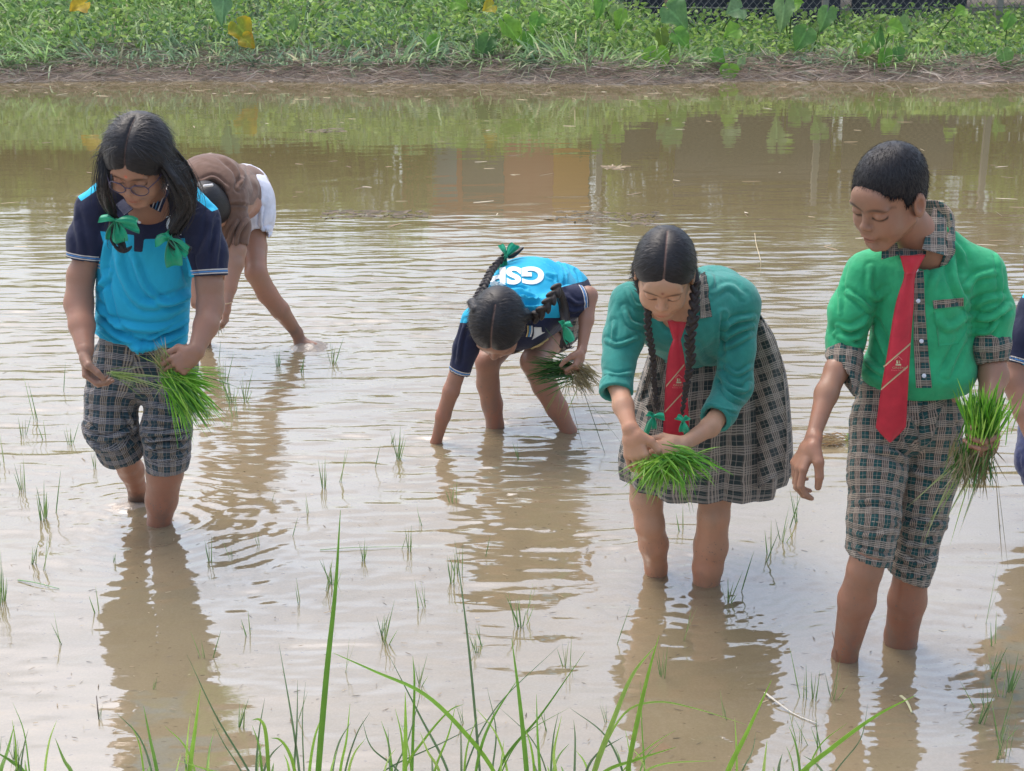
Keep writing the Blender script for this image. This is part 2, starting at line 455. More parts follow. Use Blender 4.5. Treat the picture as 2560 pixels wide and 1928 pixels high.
# ================================================================== materials of the place
def leaf_material(name, rough=.5, trans=.3, spec=.4, vein=False):
    m = M(name, rough, spec=spec); c = m.attr('col'); n = m.noise(m.obj(), 30, 2)
    c2 = m.mix(m.range(n, .3, .7, 0, .5), c, m.mix(1.0, c, (.55, .6, .5), 'MULTIPLY'))
    m.set('Base Color', c2)
    tr = m.t.nodes.new('ShaderNodeBsdfTranslucent'); m.t.links.new(c2, tr.inputs[0])
    ms = m.t.nodes.new('ShaderNodeMixShader'); ms.inputs[0].default_value = trans
    m.t.links.new(m.b.outputs[0], ms.inputs[1]); m.t.links.new(tr.outputs[0], ms.inputs[2])
    m.t.links.new(ms.outputs[0], m.t.nodes['Material Output'].inputs[0]); return m.m
MLEAF = leaf_material('grass_leaf', .5, .45); MSEED = leaf_material('seedling_leaf', .45, .35)
m = M('straw', .8); m.set('Base Color', m.attr('col')); MSTRAW = m.m
def water_material():
    m = M('muddy_water', .02); t = m.t; o = m.obj(); xyz = m.sep(o)
    # silt body
    n1 = m.noise(m.map(o, (1, .6, 1)), 1.3, 5, .6); n2 = m.noise(o, 9, 4, .65)
    base = m.mix(m.range(n1, .3, .7), (.200, .158, .090), (.262, .212, .128))
    base = m.mix(m.range(n2, .45, .75, 0, .5), base, (.21, .165, .105))
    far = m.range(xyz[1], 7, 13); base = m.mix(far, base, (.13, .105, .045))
    # bits lying on the bottom
    wob = m.t.nodes.new('ShaderNodeMix'); wob.data_type = 'VECTOR'; wob.inputs[0].default_value = .045; m.t.links.new(o, wob.inputs[4]); m.t.links.new(m.noise(o, 14, 3, out='Color'), wob.inputs[5]); ow = m.map(wob.outputs[1], (1.2, 3.0, 1), rot=(0, 0, .3))
    v = m.vor(ow, 24); cell = m.vor(ow, 24, 'Color'); cs = m.sep(cell)
    sp = m.math('LESS_THAN', v, m.math('MULTIPLY', m.math('MULTIPLY', .22, cs[1]), m.math('GREATER_THAN', cs[0], .38)))
    spn = m.math('GREATER_THAN', m.noise(o, 2.2, 3), .42)
    base = m.mix(m.math('MULTIPLY', m.math('MULTIPLY', sp, .85), spn), base, (.13, .10, .06))
    v2 = m.vor(m.map(o, (.6, 2.5, 1), rot=(0, 0, .4)), 30)
    base = m.mix(m.math('MULTIPLY', m.math('LESS_THAN', v2, .12), .4), base, (.16, .12, .08))
    fine = m.noise(o, 140, 3, .7); base = m.mix(m.range(fine, .4, .8, 0, .35), base, (.36, .285, .19))
    # wave micro relief: streaks across the view, calmer close in and far out
    w1 = m.noise(m.map(o, (5, 24, 1)), 1, 3, .55); w2 = m.noise(m.map(o, (18, 70, 1)), 1, 2, .5)
    amp2 = m.ramp(m.range(xyz[1], 2.5, 12.5), [(0, (.10,) * 3), (.2, (.22,) * 3), (.33, (.55,) * 3), (.55, (.35,) * 3), (.8, (.10,) * 3), (1, (.05,) * 3)])
    h = m.math('ADD', m.math('MULTIPLY', m.math('MULTIPLY', w1, .0035), amp2), m.math('MULTIPLY', m.math('MULTIPLY', w2, .0008), amp2))
    b = t.nodes.new('ShaderNodeBump'); b.inputs['Distance'].default_value = 1; m._in(b.inputs['Height'], h)
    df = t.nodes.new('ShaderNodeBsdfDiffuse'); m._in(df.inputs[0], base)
    gl = t.nodes.new('ShaderNodeBsdfGlossy'); gl.inputs['Roughness'].default_value = .015; gl.inputs['Color'].default_value = (1, 1, 1, 1); t.links.new(b.outputs[0], gl.inputs['Normal'])
    fr = t.nodes.new('ShaderNodeFresnel'); fr.inputs['IOR'].default_value = WATER_IOR; t.links.new(b.outputs[0], fr.inputs['Normal'])
    ms = t.nodes.new('ShaderNodeMixShader'); t.links.new(fr.outputs[0], ms.inputs[0]); t.links.new(df.outputs[0], ms.inputs[1]); t.links.new(gl.outputs[0], ms.inputs[2])
    t.links.new(ms.outputs[0], t.nodes['Material Output'].inputs[0]); return m.m
# ================================================================== water
# where something pierces or stirs the surface: x, y, ring height, reach, wavelength
RINGS = []
def ring_at(px, py, a=.0011, reach=.28, lam=.05, ph=0):
    p = W(px, py); RINGS.append((p[0], p[1], a, reach, lam, ph))
for q in [(398, 1305, .0024, .42, .070), (335, 1262, .0025, .25, .05), (1238, 1064, .0009, .3, .05), (1422, 1077, .0009, .3, .05), (1090, 1106, .0009, .35, .05),
          (1640, 1418, .0019, .30, .045), (1766, 1454, .0020, .32, .05), (2112, 1661, .0018, .34, .038), (2252, 1606, .0018, .32, .045),
          (2318, 1690, .0009, .10, .018), (775, 865, .0015, .45, .06), (1600, 1560, .0014, .13, .03), (1900, 1640, .0011, .22, .03)]:
    ring_at(*q)
def water_mesh():
    xs = np.concatenate([-np.geomspace(60, 3.6, 30), np.arange(-3.5, 3.5, .018), np.geomspace(3.6, 60, 30)])
    ys = np.concatenate([np.linspace(1.2, 2.7, 12), np.arange(2.75, 4.2, .009), np.arange(4.2, 7.5, .0085), np.arange(7.5, 10, .014), np.arange(10, 20.4, .035)])
    X, Y = np.meshgrid(xs, ys); x = X.ravel(); y = Y.ravel()
    def f(sx, sy, sd, oc=2, rot=0.0):
        c, s = math.cos(rot), math.sin(rot)
        return fbm(np.stack([(x * c + y * s) / sx, (-x * s + y * c) / sy, 0 * x], 1), oc, sd)
    wx = fbm(np.stack([x / 1.1, y / .9, 0 * x], 1), 2, 61)           # patches of more and less chop
    mid = np.interp(y, [2.6, 3.6, 4.5, 5.2, 7.6, 9.0, 11, 20], [.16, .32, .70, 1.05, 1.0, .30, .06, .03]) * np.clip(1 + .55 * wx, .25, 1.7)
    h = .0036 * mid * f(.30, .060, 3, 2, .06) + .0015 * mid * f(.14, .032, 9, 2, -.12)
    low = np.interp(y, [2.6, 4, 5.5, 8, 12, 20], [1, 1, .8, .5, .2, .1])
    h += .0030 * low * f(.50, .22, 21, 2, .15)
    near = np.interp(y, [2.6, 3.4, 5, 6], [1, 1, .5, 0])
    h += .0017 * near * f(.17, .09, 27, 3, .3)
    for cx, cy, a, reach, lam, ph in RINGS:
        dx, dy = x - cx, y - cy; r = np.hypot(dx, dy)
        wob = 1 + .10 * np.sin(3 * np.arctan2(dy, dx) + cx * 7) 
        e = np.exp(-(r / reach) ** 1.3) * np.clip(r / .02, 0, 1)
        h += a * .85 * e * np.sin(2 * math.pi * r * wob / lam + ph)
    for px, py, rx, ry, a in [(300, 1275, .16, .12, .006), (770, 880, .2, .18, .002), (1600, 1555, .12, .07, .0022), (1240, 1100, .25, .1, .0008), (420, 1340, .35, .12, .0012)]:
        p = W(px, py); e = np.exp(-((x - p[0]) / rx) ** 2 - ((y - p[1]) / ry) ** 2)
        h += a * e * f(.05, .04, 33, 3)
    n = len(xs); i = (np.arange(len(ys) - 1)[:, None] * n + np.arange(n - 1)[None]).ravel()
    Q = np.stack([i, i + 1, i + n + 1, i + n], 1)
    return np.stack([x, y, h], 1), Q
V, Q = water_mesh()
tag(mesh_obj('water', V, Q, water_material()), kind='structure')
# ================================================================== ground
def bank_z(x, y):
    x = np.asarray(x, float); y = np.asarray(y, float)
    n = fbm(np.stack([x * .9, y * .9, 0 * x], 1), 3, 4); e = fbm(np.stack([x * .55, 0 * x, 0 * x], 1), 3, 8) * .28
    t = y - (19.35 + e)
    rf = 1 - .55 * np.clip((x - .9) / 1.2, 0, 1) * np.clip((30 - y) / 4, 0, 1)
    z = np.where(t < 0, -.25 + np.clip(t + 1, 0, 1) * .25, np.interp(t, [0, .25, .7, 3.2, 6, 40], [0, .12, .24, .95, 1.25, 1.6]) * np.where(t > .5, rf, 1)) + .05 * n * np.clip(t * 3, 0, 1)
    return z
def ground_mesh():
    xs = np.concatenate([-np.geomspace(1500, 12.5, 24), np.arange(-12, 12, .06), np.geomspace(12.5, 1500, 24)])
    ys = np.concatenate([[-300, -20, .3, .8, 1.2, 1.5, 1.8, 2.0, 2.15, 2.3, 2.5, 5, 12, 18], np.arange(18.5, 24, .05), np.geomspace(24.2, 1500, 30)])
    X, Y = np.meshgrid(xs, ys); x, y = X.ravel(), Y.ravel(); z = bank_z(x, y)
    near = np.interp(y, [-300, 1.2, 1.8, 2.2, 2.5, 18.3], [.3, .3, .2, .02, -.15, -.25]); z = np.where(y < 18.4, near, z)
    n = len(xs); i = (np.arange(len(ys) - 1)[:, None] * n + np.arange(n - 1)[None]).ravel()
    return np.stack([x, y, z], 1), np.stack([i, i + 1, i + n + 1, i + n], 1)
m = M('bank_mud', .75); o = m.obj(); n = m.noise(o, 6, 6, .7); n2 = m.noise(m.map(o, (8, 3, 8)), 5, 4, .7)
m.set('Base Color', m.mix(m.range(n2, .35, .65), m.mix(m.range(n, .3, .7), (.27, .205, .17), (.42, .34, .28)), (.34, .28, .22))); m.bump(m.math('ADD', n, n2), .03)
V, Q = ground_mesh(); tag(mesh_obj('ground', V, Q, m.m), kind='structure')
# ---- straw litter on the waterline
def litter(n, y0, y1, name, seed, cols, L=(.08, .35), zoff=.01, lift=.05):
    r = np.random.default_rng(seed); x = r.uniform(-9.5, 9.5, n); y = r.uniform(y0, y1, n)
    e = fbm(np.stack([x * .55, 0 * x, 0 * x], 1), 3, 8) * .28; y = y + e
    z = np.maximum(bank_z(x, y), 0) + zoff + r.uniform(0, lift, n)
    a = r.normal(0, .7, n) + np.where(r.random(n) < .25, 1.4, 0); d = np.stack([np.cos(a) * np.sign(r.normal(size=n)), np.sin(a) * .7, r.normal(0, .22, n)], 1)
    wd = np.tile([0, -.6, 1.0], (n, 1)) + r.normal(0, .3, (n, 3))
    V, Q, T = blades(np.stack([x, y, z], 1), d, r.uniform(*L, n), r.uniform(.006, .018, n), r.uniform(-.15, .25, n), 3, wd)
    c = np.array(cols)[r.integers(0, len(cols), n)] * r.uniform(.65, 1.25, (n, 1))
    return V, Q, np.repeat(c, 8, axis=0)
g = Geo()
V, Q, c = litter(15000, 19.33, 20.15, '', 3, [(.58, .47, .40), (.44, .35, .30), (.64, .54, .44), (.26, .20, .17), (.38, .40, .27)], lift=.13); g.add(V, Q, None, c)
V, Q, c = litter(3000, 19.05, 19.45, '', 5, [(.60, .50, .42), (.42, .34, .28)], (.06, .4), .004, .01); g.add(V, Q, None, c)
tag(g.build('straw_litter', MSTRAW), kind='stuff')
# ---- grass of the far bank
def bank_grass(n, seed):
    r = np.random.default_rng(seed); x = r.uniform(-9.5, 9.8, n); y = 19.62 + 4.5 * r.random(n) ** 1.2
    e = fbm(np.stack([x * .55, 0 * x, 0 * x], 1), 3, 8) * .28; y = y + e * .9
    z = bank_z(x, y) - .02; cl = fbm(np.stack([x * .8, y * .8, 0 * x], 1), 3, 12); cl2 = vnoise(np.stack([x * 5, y * 5, 0 * x], 1), 14)
    tw = vnoise(np.stack([x * 2.2, y * 2.2, 0 * x], 1), 19); d = np.stack([r.normal(0, .34, n) + .9 * tw, r.normal(-.30, .4, n), np.ones(n)], 1)
    L = r.uniform(.22, .62, n) * (1 + .35 * cl) * (1 + .45 * np.abs(tw)) * np.where(x > 1.2, .78, 1)
    wd = np.tile([1.0, 0, .1], (n, 1)) + r.normal(0, .55, (n, 3))
    V, Q, T = blades(np.stack([x, y, z], 1), d, L, r.uniform(.012, .034, n), r.uniform(.25, 1.0, n), 4, wd)
    A = np.array([.32, .50, .18]); B = np.array([.25, .38, .25]); C = np.array([.60, .68, .42]); D = np.array([.55, .52, .36])
    t = np.clip(.5 + cl + .4 * cl2 + r.normal(0, .25, n), 0, 1)[:, None]; c = A * t + B * (1 - t)
    u = (r.random(n) < .28)[:, None]; c = np.where(u, c * .4 + C * .6, c); w = (r.random(n) < np.where(x > 4, .22, .07))[:, None]; c = np.where(w, D, c)
    c = c * r.uniform(.75, 1.3, (n, 1)); c = np.repeat(c, 10, axis=0) * (.85 + .3 * T[:, None])
    return V, Q, c
g = Geo(); V, Q, c = bank_grass(40000, 21); g.add(V, Q, None, c)
# broad small leaves low in the grass
def small_leaves(n, seed, xr, yr, hz, size, cols, g):
    r = np.random.default_rng(seed); x = r.uniform(*xr, n); y = r.uniform(*yr, n)
    y = y + fbm(np.stack([x * .55, 0 * x, 0 * x], 1), 3, 8) * .25
    z = bank_z(x, y) + r.uniform(*hz, n)
    d = np.stack([r.normal(0, 1, n), r.normal(-.5, .6, n), r.normal(.1, .5, n)], 1); wd = r.normal(size=(n, 3)) + [1, 0, 0]
    V, Q, T = blades(np.stack([x, y, z], 1), d, r.uniform(*size, n), r.uniform(*size, n) * .55, r.uniform(0, .5, n), 3, wd, tipw=.1, midw=.4)
    c = np.array(cols)[r.integers(0, len(cols), n)] * r.uniform(.75, 1.25, (n, 1)); g.add(V, Q, None, np.repeat(c, 8, axis=0))
small_leaves(14000, 31, (-9.5, 9.8), (19.9, 22.5), (.05, .42), (.05, .12), [(.26, .42, .10), (.38, .54, .16), (.16, .30, .09)], g)
tag(g.build('grass', MLEAF), kind='stuff')
# ---- colocasia plants
def heart_leaf(c, dirv, nv, L, Wd, col, rim=None, seed=0, wav=.06):
    """broad heart leaf: c = petiole joint, dirv = to the tip, nv = upper face"""
    dirv = nrm(dirv); nv = nrm(nv - (nv @ dirv) * dirv); sv = np.cross(dirv, nv); nu, nt = 15, 17; V = []; C = []
    r = np.random.default_rng(seed); ph = r.uniform(0, 6, 3)
    for j in range(nt):
        t = j / (nt - 1); s = -.34 + 1.34 * t
        if s < 0: w = .5 * math.sqrt(max(0, 1 - (s / -.36) ** 2)) * .78 + .03
        else: w = .5 * (1 - s ** 1.5) ** .95 * (1 - .10 * s)
        for i in range(nu):
            u = i / (nu - 1) * 2 - 1; au = abs(u)
            sh = 0
            if s < 0: sh = -.02
            notch = max(0, 1 - au / .30) * max(0, -s) * 1.1      # cleft at the stalk
            a = s + notch * .9
            hgt = .20 * au ** 1.5 - .30 * max(a, 0) ** 2 - .10 * s * s + 1.7 * wav * math.sin(9 * s + ph[0] + 2 * u) * au ** 2 + .012 * math.cos(14 * (au * 1.3 - a) * 2)
            V.append(c + dirv * (a * L) + sv * (u * w * Wd) + nv * (hgt * L))
            vein = .5 + .5 * math.cos(26 * (a - au * .55)); mid = math.exp(-(u / .06) ** 2)
            k = 1 + .18 * max(vein - .75, 0) * 4 * .5 + .5 * mid
            cc = np.array(col) * k
            if rim is not None:
                e = np.clip(max(au, a) * 1.6 - .6 + .5 * math.sin(5 * u + ph[1]) * math.sin(7 * a + ph[2]), 0, 1); cc = cc * (1 - e) + np.array(rim) * e
            C.append(cc)
    Q = [(j * nu + i, j * nu + i + 1, (j + 1) * nu + i + 1, (j + 1) * nu + i) for j in range(nt - 1) for i in range(nu - 1)]
    return np.array(V), np.array(Q), np.array(C)
G1, G2, G3, YL = (.12, .27, .05), (.085, .20, .055), (.17, .33, .05), (.55, .40, .03)
def colocasia(label, leaves, group='taro plants on the bank', cat='plant'):
    """leaves: (px,py of middle, Y, height px, width px, tip angle deg (270 = down), colour, rim)"""
    cx = np.mean([l[0] for l in leaves]); Y0 = leaves[0][2] + .12
    b = J(cx, 100, Y0); zb = float(bank_z([b[0]], [Y0])[0]); base = np.array([b[0], Y0, zb - .03])
    root = tag(empty('colocasia_plant', base), label, cat, group)
    for n, (px, py, Y, hp, wp, ang, col, rim) in enumerate(leaves):
        Y = 19.42 + (Y - 19.6) * .55; hp *= .9; wp *= .88; col = tuple(1.25 * q for q in col)
        c = J(px, py, Y); s = mpp(c); a = math.radians(ang); dv = np.array([math.cos(a), -.35, math.sin(a)])
        L = hp * s * 1.02; c = c - nrm(dv) * L * .3
        V, Q, C = heart_leaf(c, dv, np.array([.15 * math.sin(px), -.85, .55]), L * .95, wp * s * 1.1, col, rim, int(px))
        g = Geo(); g.add(V, Q, None, C); g.build('leaf', MLEAF, root)
        st = spline([base + [rng.normal(0, .03), 0, 0], (base + c) / 2 + [0, .05, .08], c + [0, .015, 0]], 8)
        g = Geo(); v, q, t = tube(st, np.linspace(.012, .006, 8), 6); g.add(v, q, t, (.12, .20, .06)); g.build('stem', MLEAF, root)
T_ = 270
colocasia('taro plant whose big heart leaf hangs down to the waterline', [(1638, 163, 19.7, 84, 78, 262, G3, None), (1703, 98, 20.3, 50, 62, 320, G1, None), (1655, 105, 20.4, 60, 40, 280, (.13, .20, .04), None)])
colocasia('taro plant whose two small leaves droop to the waterline beside the curled pale leaf', [(1822, 184, 19.65, 44, 56, 268, G3, None), (1795, 142, 19.9, 36, 52, 330, G1, None), (1850, 165, 19.8, 40, 24, 250, (.20, .30, .14), None)])
colocasia('taro plant with dark stalks and four blue green leaves, right of centre', [(2208, 158, 19.9, 66, 42, 262, G1, None), (2245, 140, 20.0, 40, 40, 280, G2, None), (2160, 130, 20.1, 44, 50, 235, G1, (.2, .3, .05)), (2195, 95, 20.4, 50, 42, 80, G2, None), (2240, 70, 20.6, 36, 56, 350, G3, None)])
colocasia('tall pale taro leaf standing against the dark mesh fence', [(1958, 35, 21.0, 78, 60, 262, (.17, .28, .12), None), (1990, 8, 21.2, 30, 60, 20, G3, None)])
colocasia('taro plant with one wide green leaf lying to the left below the fence', [(2005, 97, 20.7, 60, 70, 240, (.10, .23, .06), None), (2062, 48, 21.2, 60, 56, 250, (.12, .24, .08), None)])
colocasia('taro plant with long dark and light leaves overlapping, left of centre of the bank', [(1208, 128, 20.1, 78, 60, 245, (.07, .16, .05), None), (1285, 85, 20.3, 90, 56, 310, G3, None), (1322, 112, 20.2, 60, 34, 285, G1, None), (1080, 118, 20.0, 60, 40, 240, G1, None)])
colocasia('taro plant with small bright leaves above the centre of the pool', [(1330, 150, 20.0, 34, 36, 260, G3, None), (1340, 60, 20.9, 50, 50, 250, G1, None)])
colocasia('taro plant with a pair of leaves near the top edge, left of the fence', [(1500, 20, 21.3, 50, 42, 250, G1, None), (1543, 38, 21.1, 46, 44, 265, (.22, .32, .12), None), (1550, 50, 20.9, 50, 40, 250, G3, None)])
colocasia('taro plant with large leaf spreading in front of the dark gap', [(1690, 40, 21.2, 70, 90, 320, (.12, .24, .09), None), (1838, 25, 21.4, 40, 80, 190, (.15, .25, .12), None), (1830, 80, 20.8, 40, 56, 200, G3, None)])
colocasia('pale grey green taro leaf standing upright in the tall grass', [(556, 22, 21.0, 70, 58, 262, (.13, .25, .12), None)])
colocasia('half yellowed taro leaf with a brown torn tip in the grass', [(607, 78, 20.6, 60, 74, 310, (.22, .27, .03), YL), (620, 105, 20.4, 40, 50, 320, (.35, .33, .04), (.5, .3, .03))])
colocasia('bright yellow taro leaf at the top edge of the bank', [(198, 12, 21.2, 46, 72, 200, (.55, .38, .03), (.5, .33, .04))])
colocasia('yellowing taro leaf and green leaf near the top edge, left of centre', [(1222, 18, 21.4, 30, 50, 200, (.35, .32, .04), YL), (1150, 10, 21.3, 36, 60, 340, G3, None)])
colocasia('small taro plant among pale weeds at the far right of the bank', [(2512, 152, 20.0, 60, 46, 280, (.14, .27, .08), None), (2520, 55, 21.0, 40, 40, 250, G1, None)])
colocasia('taro plant with ragged leaves under the right fence post', [(2255, 62, 20.9, 36, 60, 170, (.16, .27, .09), None), (2400, 30, 21.4, 30, 40, 200, G3, None)])
colocasia('small green taro leaf low in the middle of the grass', [(735, 65, 20.9, 46, 30, 260, (.15, .26, .09), None), (868, 112, 20.2, 22, 22, 300, (.11, .22, .06), None)])
# ---- fence and what stands beyond it
m = M('fence_post_concrete', .85); n = m.noise(m.obj(), 12, 5); m.set('Base Color', m.mix(n, (.16, .15, .13), (.27, .26, .24))); MPOST = m.m
m = M('galvanised_wire', .45, (.16, .17, .17)); m.set('Metallic', .6); MWIRE = m.m
f0 = J(1480, 30, 21.9); f1 = J(2640, 30, 21.9); zb = .4
fence = tag(empty('wire_fence', (f0[0], 21.9, zb)), 'chain link fence with weathered concrete posts along the top of the bank', 'fence')
for px in (1505, 2062, 2497):
    x = J(px, 30, 21.9)[0]; g = Geo()
    w = .045; pr = [(-w, -w), (-w + .012, -w - .008), (w - .012, -w - .008), (w, -w), (w, w), (-w, w)]
    V = [(x + a, 21.9 + b, z) for z in (.1, 1.6, 2.15) for a, b in pr]; V = np.array(V); V[12:, 0] = x + (V[12:, 0] - x) * .8
    Q = [(r * 6 + k, r * 6 + (k + 1) % 6, (r + 1) * 6 + (k + 1) % 6, (r + 1) * 6 + k) for r in (0, 1) for k in range(6)]; T = [(12, 13, 14), (12, 14, 15), (12, 15, 16), (12, 16, 17)]
    g.add(V, Q, T); g.build('post', MPOST, fence, smooth=False)
g = Geo(); c = .11; nx = int((f1[0] - f0[0]) / c)
for s in (1, -1):
    for k in range(-12, nx + 12):
        xa = f0[0] + k * c; p = []
        for t in np.linspace(0, 1.25, 3):
            x = xa + s * t * .9
            p.append((np.clip(x, f0[0], f1[0]), 21.86 + .006 * s, .35 + t))
        if abs(p[-1][0] - p[0][0]) < .3: continue
        v, q, t_ = tube(np.array(p), .0035, 4, False); g.add(v, q)
g.build('wire_mesh', MWIRE, fence)
for z in (.82, 1.6):
    v, q, t_ = tube(np.array([(f0[0], 21.85, z), ((f0[0] + f1[0]) / 2, 21.85, z - .03), (f1[0], 21.85, z)]), .006, 5); g = Geo(); g.add(v, q, t_); g.build('rail_wire', MWIRE, fence)
m = M('dark_netting', .9); n = m.noise(m.map(m.obj(), (1, 1, 6)), 5, 5); m.set('Base Color', m.mix(n, (.018, .02, .028), (.055, .06, .08))); MNET = m.m
def slab(xs, ys, zs_lo, zs_hi, mat_, name, parent, seed, nx=60):
    t = np.linspace(0, 1, nx); x = xs[0] + (xs[1] - xs[0]) * t; rows = []
    for j, f in enumerate(np.linspace(0, 1, 9)):
        y = ys + .12 * vnoise(np.stack([x * 3, 0 * x + f * 2, 0 * x], 1), seed); top = zs_hi + .12 * vnoise(np.stack([x * 1.3, 0 * x, 0 * x], 1), seed + 1)
        rows.append(np.stack([x, y, zs_lo + (top - zs_lo) * f], 1))
    V, Q, uv = sheet(np.array(rows), .05); return mesh_obj(name, V, Q, mat_, parent)
for (a, b, y, z1, lab) in [(1560, 1660, 23.4, 1.75, 'dark shade net hanging behind the left end of the wire fence'), (1700, 2100, 23.0, 2.1, 'dark shade net bundled behind the wire fence'), (2130, 2420, 23.6, 2.0, 'blue grey tarpaulin sagging behind the right part of the fence')]:
    xa, xb = J(a, 20, y)[0], J(b, 20, y)[0]
    tag(slab((xa, xb), y, .2, z1, MNET, 'shade_net', None, int(a)), lab, 'shade net')
# trees beyond the frame that the water mirrors
m = M('bark', .9); n = m.noise(m.map(m.obj(), (6, 6, 1)), 4, 5); m.set('Base Color', m.mix(n, (.06, .045, .03), (.16, .12, .09))); m.bump(n, .02); MBARK = m.m
def tree(x, y, H, R, col, label, seed, n=3400, trunk_c=1, crown_lo=.08, name='broadleaf_tree', ls=(.10, .2)):
    r = np.random.default_rng(seed); z0 = 1.0; root = tag(empty(name, (x, y, z0)), label, 'tree', 'trees beyond the bank')
    g = Geo(); top = np.array([x + r.normal(0, .2), y, z0 + H * .8])
    v, q, t = tube(spline([(x, y, z0 - .2), (x + r.normal(0, .1), y, z0 + H * .4), top], 8), np.linspace(.035 * H, .012 * H, 8), 8); g.add(v, q, t)
    tips = []
    for k in range(9):
        a = r.uniform(0, 6.28); f = r.uniform(.35, .85); b = np.array([x, y, z0 + H * f]); e = b + [math.cos(a) * R * .7, math.sin(a) * R * .7, H * r.uniform(.08, .25)]; tips.append(e)
        v, q, t = tube(spline([b, (b + e) / 2 + [0, 0, .1], e], 5), np.linspace(.012 * H, .004 * H, 5), 5); g.add(v, q, t)
    g.build('trunk', MBARK, root)
    nc = 26; cc = np.stack([r.normal(0, .5, nc) * R, r.normal(0, .5, nc) * R, z0 + H * r.uniform(crown_lo, 1.0, nc) - z0], 1); cr = r.uniform(.18, .42, nc) * R
    k = r.integers(0, nc, n); d = r.normal(size=(n, 3)); d /= np.linalg.norm(d, axis=1, keepdims=True)
    P = cc[k] + d * (cr[k] * r.uniform(.5, 1.05, n))[:, None] + [x, y, z0]; P[:, 2] = np.maximum(P[:, 2], z0)
    dd = d + r.normal(0, .6, (n, 3)); V, Q, T = blades(P, dd, r.uniform(*ls, n), r.uniform(*ls, n) * .6, .2, 2, r.normal(size=(n, 3)), midw=.5)
    c = np.array(col) * r.uniform(.6, 1.4, (nc, 1))[k] * r.uniform(.8, 1.2, (n, 1)); g = Geo(); g.add(V, Q, None, np.repeat(c, 6, axis=0)); g.build('crown', MLEAF, root)
rt = np.random.default_rng(5)
TREES = [(-11.5, 26, 3.0), (-9.2, 27, 2.6), (-7.0, 25.5, 3.1), (-5.0, 27, 2.8), (-3.2, 26, 2.5), (3.2, 26.5, 3.2), (5.0, 25.6, 3.9), (6.9, 26.5, 4.1), (8.7, 25.6, 3.6), (10.8, 27, 4.2), (-1.9, 29.5, 3.1), (1.9, 29.0, 3.9), (0.1, 30.5, 3.8), (13.4, 26, 3.5), (-14, 26, 2.8)]
WORDS = ['dense green', 'dark green', 'yellow green', 'tall olive', 'round leafy']
for i, (x, y, H) in enumerate(TREES):
    cols = [(.14, .22, .05), (.12, .16, .05), (.24, .30, .06), (.20, .17, .06), (.15, .22, .05)][i % 5]
    tree(x, y, H, rt.uniform(1.0, 1.5), cols, f'{WORDS[i % 5]} tree standing beyond the bank, number {i + 1} from the far left end'.replace(f', number {i+1} from the far left end', ', mirrored in the far water'), 100 + i)
def thicket():
    r = np.random.default_rng(44); n = 26000; x = r.uniform(-14, 14, n); y = r.uniform(24.0, 26.0, n); top = 1.95 + .8 * fbm(np.stack([x * .5, 0 * x, 0 * x], 1), 3, 77) + .25 * vnoise(np.stack([x * 3, y, 0 * x], 1), 5) + (np.abs(x - .1) > 1.5) * .7 - (np.abs(x - .1) <= 1.6) * 1.0
    z = 1.0 + (top - .6) * r.random(n) ** .8; D = np.stack([r.normal(0, .8, n), r.normal(-.6, .5, n), r.normal(.5, .6, n)], 1)
    V, Q, T = blades(np.stack([x, y, z], 1), D, r.uniform(.12, .30, n), r.uniform(.05, .11, n), .3, 2, None, midw=.5)
    t = np.clip(.5 + 1.1 * fbm(np.stack([x * .7, z * .8, 0 * x], 1), 2, 9), 0, 1)[:, None]; c = np.array([.30, .46, .07]) * t + np.array([.17, .17, .05]) * (1 - t); c = c * r.uniform(.6, 1.3, (n, 1))
    g = Geo(); g.add(V, Q, None, np.repeat(c, 6, axis=0)); tag(g.build('thicket', MLEAF), kind='stuff')
thicket()
# invented house out of view, its panels added to colour the water's reflection
m = M('pink_plaster', .85); n = m.noise(m.obj(), 5, 5); m.set('Base Color', m.mix(n, (.62, .22, .14), (.68, .30, .20))); MPINK = m.m
m = M('orange_paint', .6, (.76, .32, .05)); MORG = m.m
m = M('grey_blue_shutter', .6, (.25, .32, .36)); MBLU = m.m
m = M('rusty_roof_sheet', .6); n = m.noise(m.obj(), 4, 5); m.set('Base Color', m.mix(n, (.16, .08, .05), (.28, .20, .15))); MROOF = m.m
m = M('yellow_plaster', .8, (.55, .36, .12)); MYEL = m.m
hx0, hx1, hy0, hy1 = -2.0, 1.4, 26.1, 29.0
house = tag(empty('house', ((hx0 + hx1) / 2, (hy0 + hy1) / 2, 1.1)), 'made-up pink house with orange door, added beyond the bank for its coloured reflection', 'house')
def boxg(x0, x1, y0, y1, z0, z1, bev=.0):
    V = np.array([(x, y, z) for x in (x0, x1) for y in (y0, y1) for z in (z0, z1)]); Q = np.array([(0, 1, 3, 2), (4, 6, 7, 5), (0, 4, 5, 1), (2, 3, 7, 6), (0, 2, 6, 4), (1, 5, 7, 3)]); return V, Q
def part_box(name, mt, par, *b):
    g = Geo(); v, q = boxg(*b); g.add(v, q); return g.build(name, mt, par, smooth=False)
part_box('wall', MPINK, house, hx0, hx1, hy0, hy1, .9, 3.25)
part_box('door', MORG, house, .75, 1.4, hy0 - .03, hy0 - .003, 1.05, 3.1)
part_box('window', MBLU, house, -1.45, -1.0, hy0 - .03, hy0 - .003, 1.3, 2.7); part_box('shutter', MYEL, house, -1.95, -1.55, hy0 - .03, hy0 - .003, 1.2, 2.7)
part_box('plinth', MPOST, house, -.9, -.15, hy0 - .04, hy0 - .003, 1.05, 2.8)
g = Geo(); xm = (hx0 + hx1) / 2
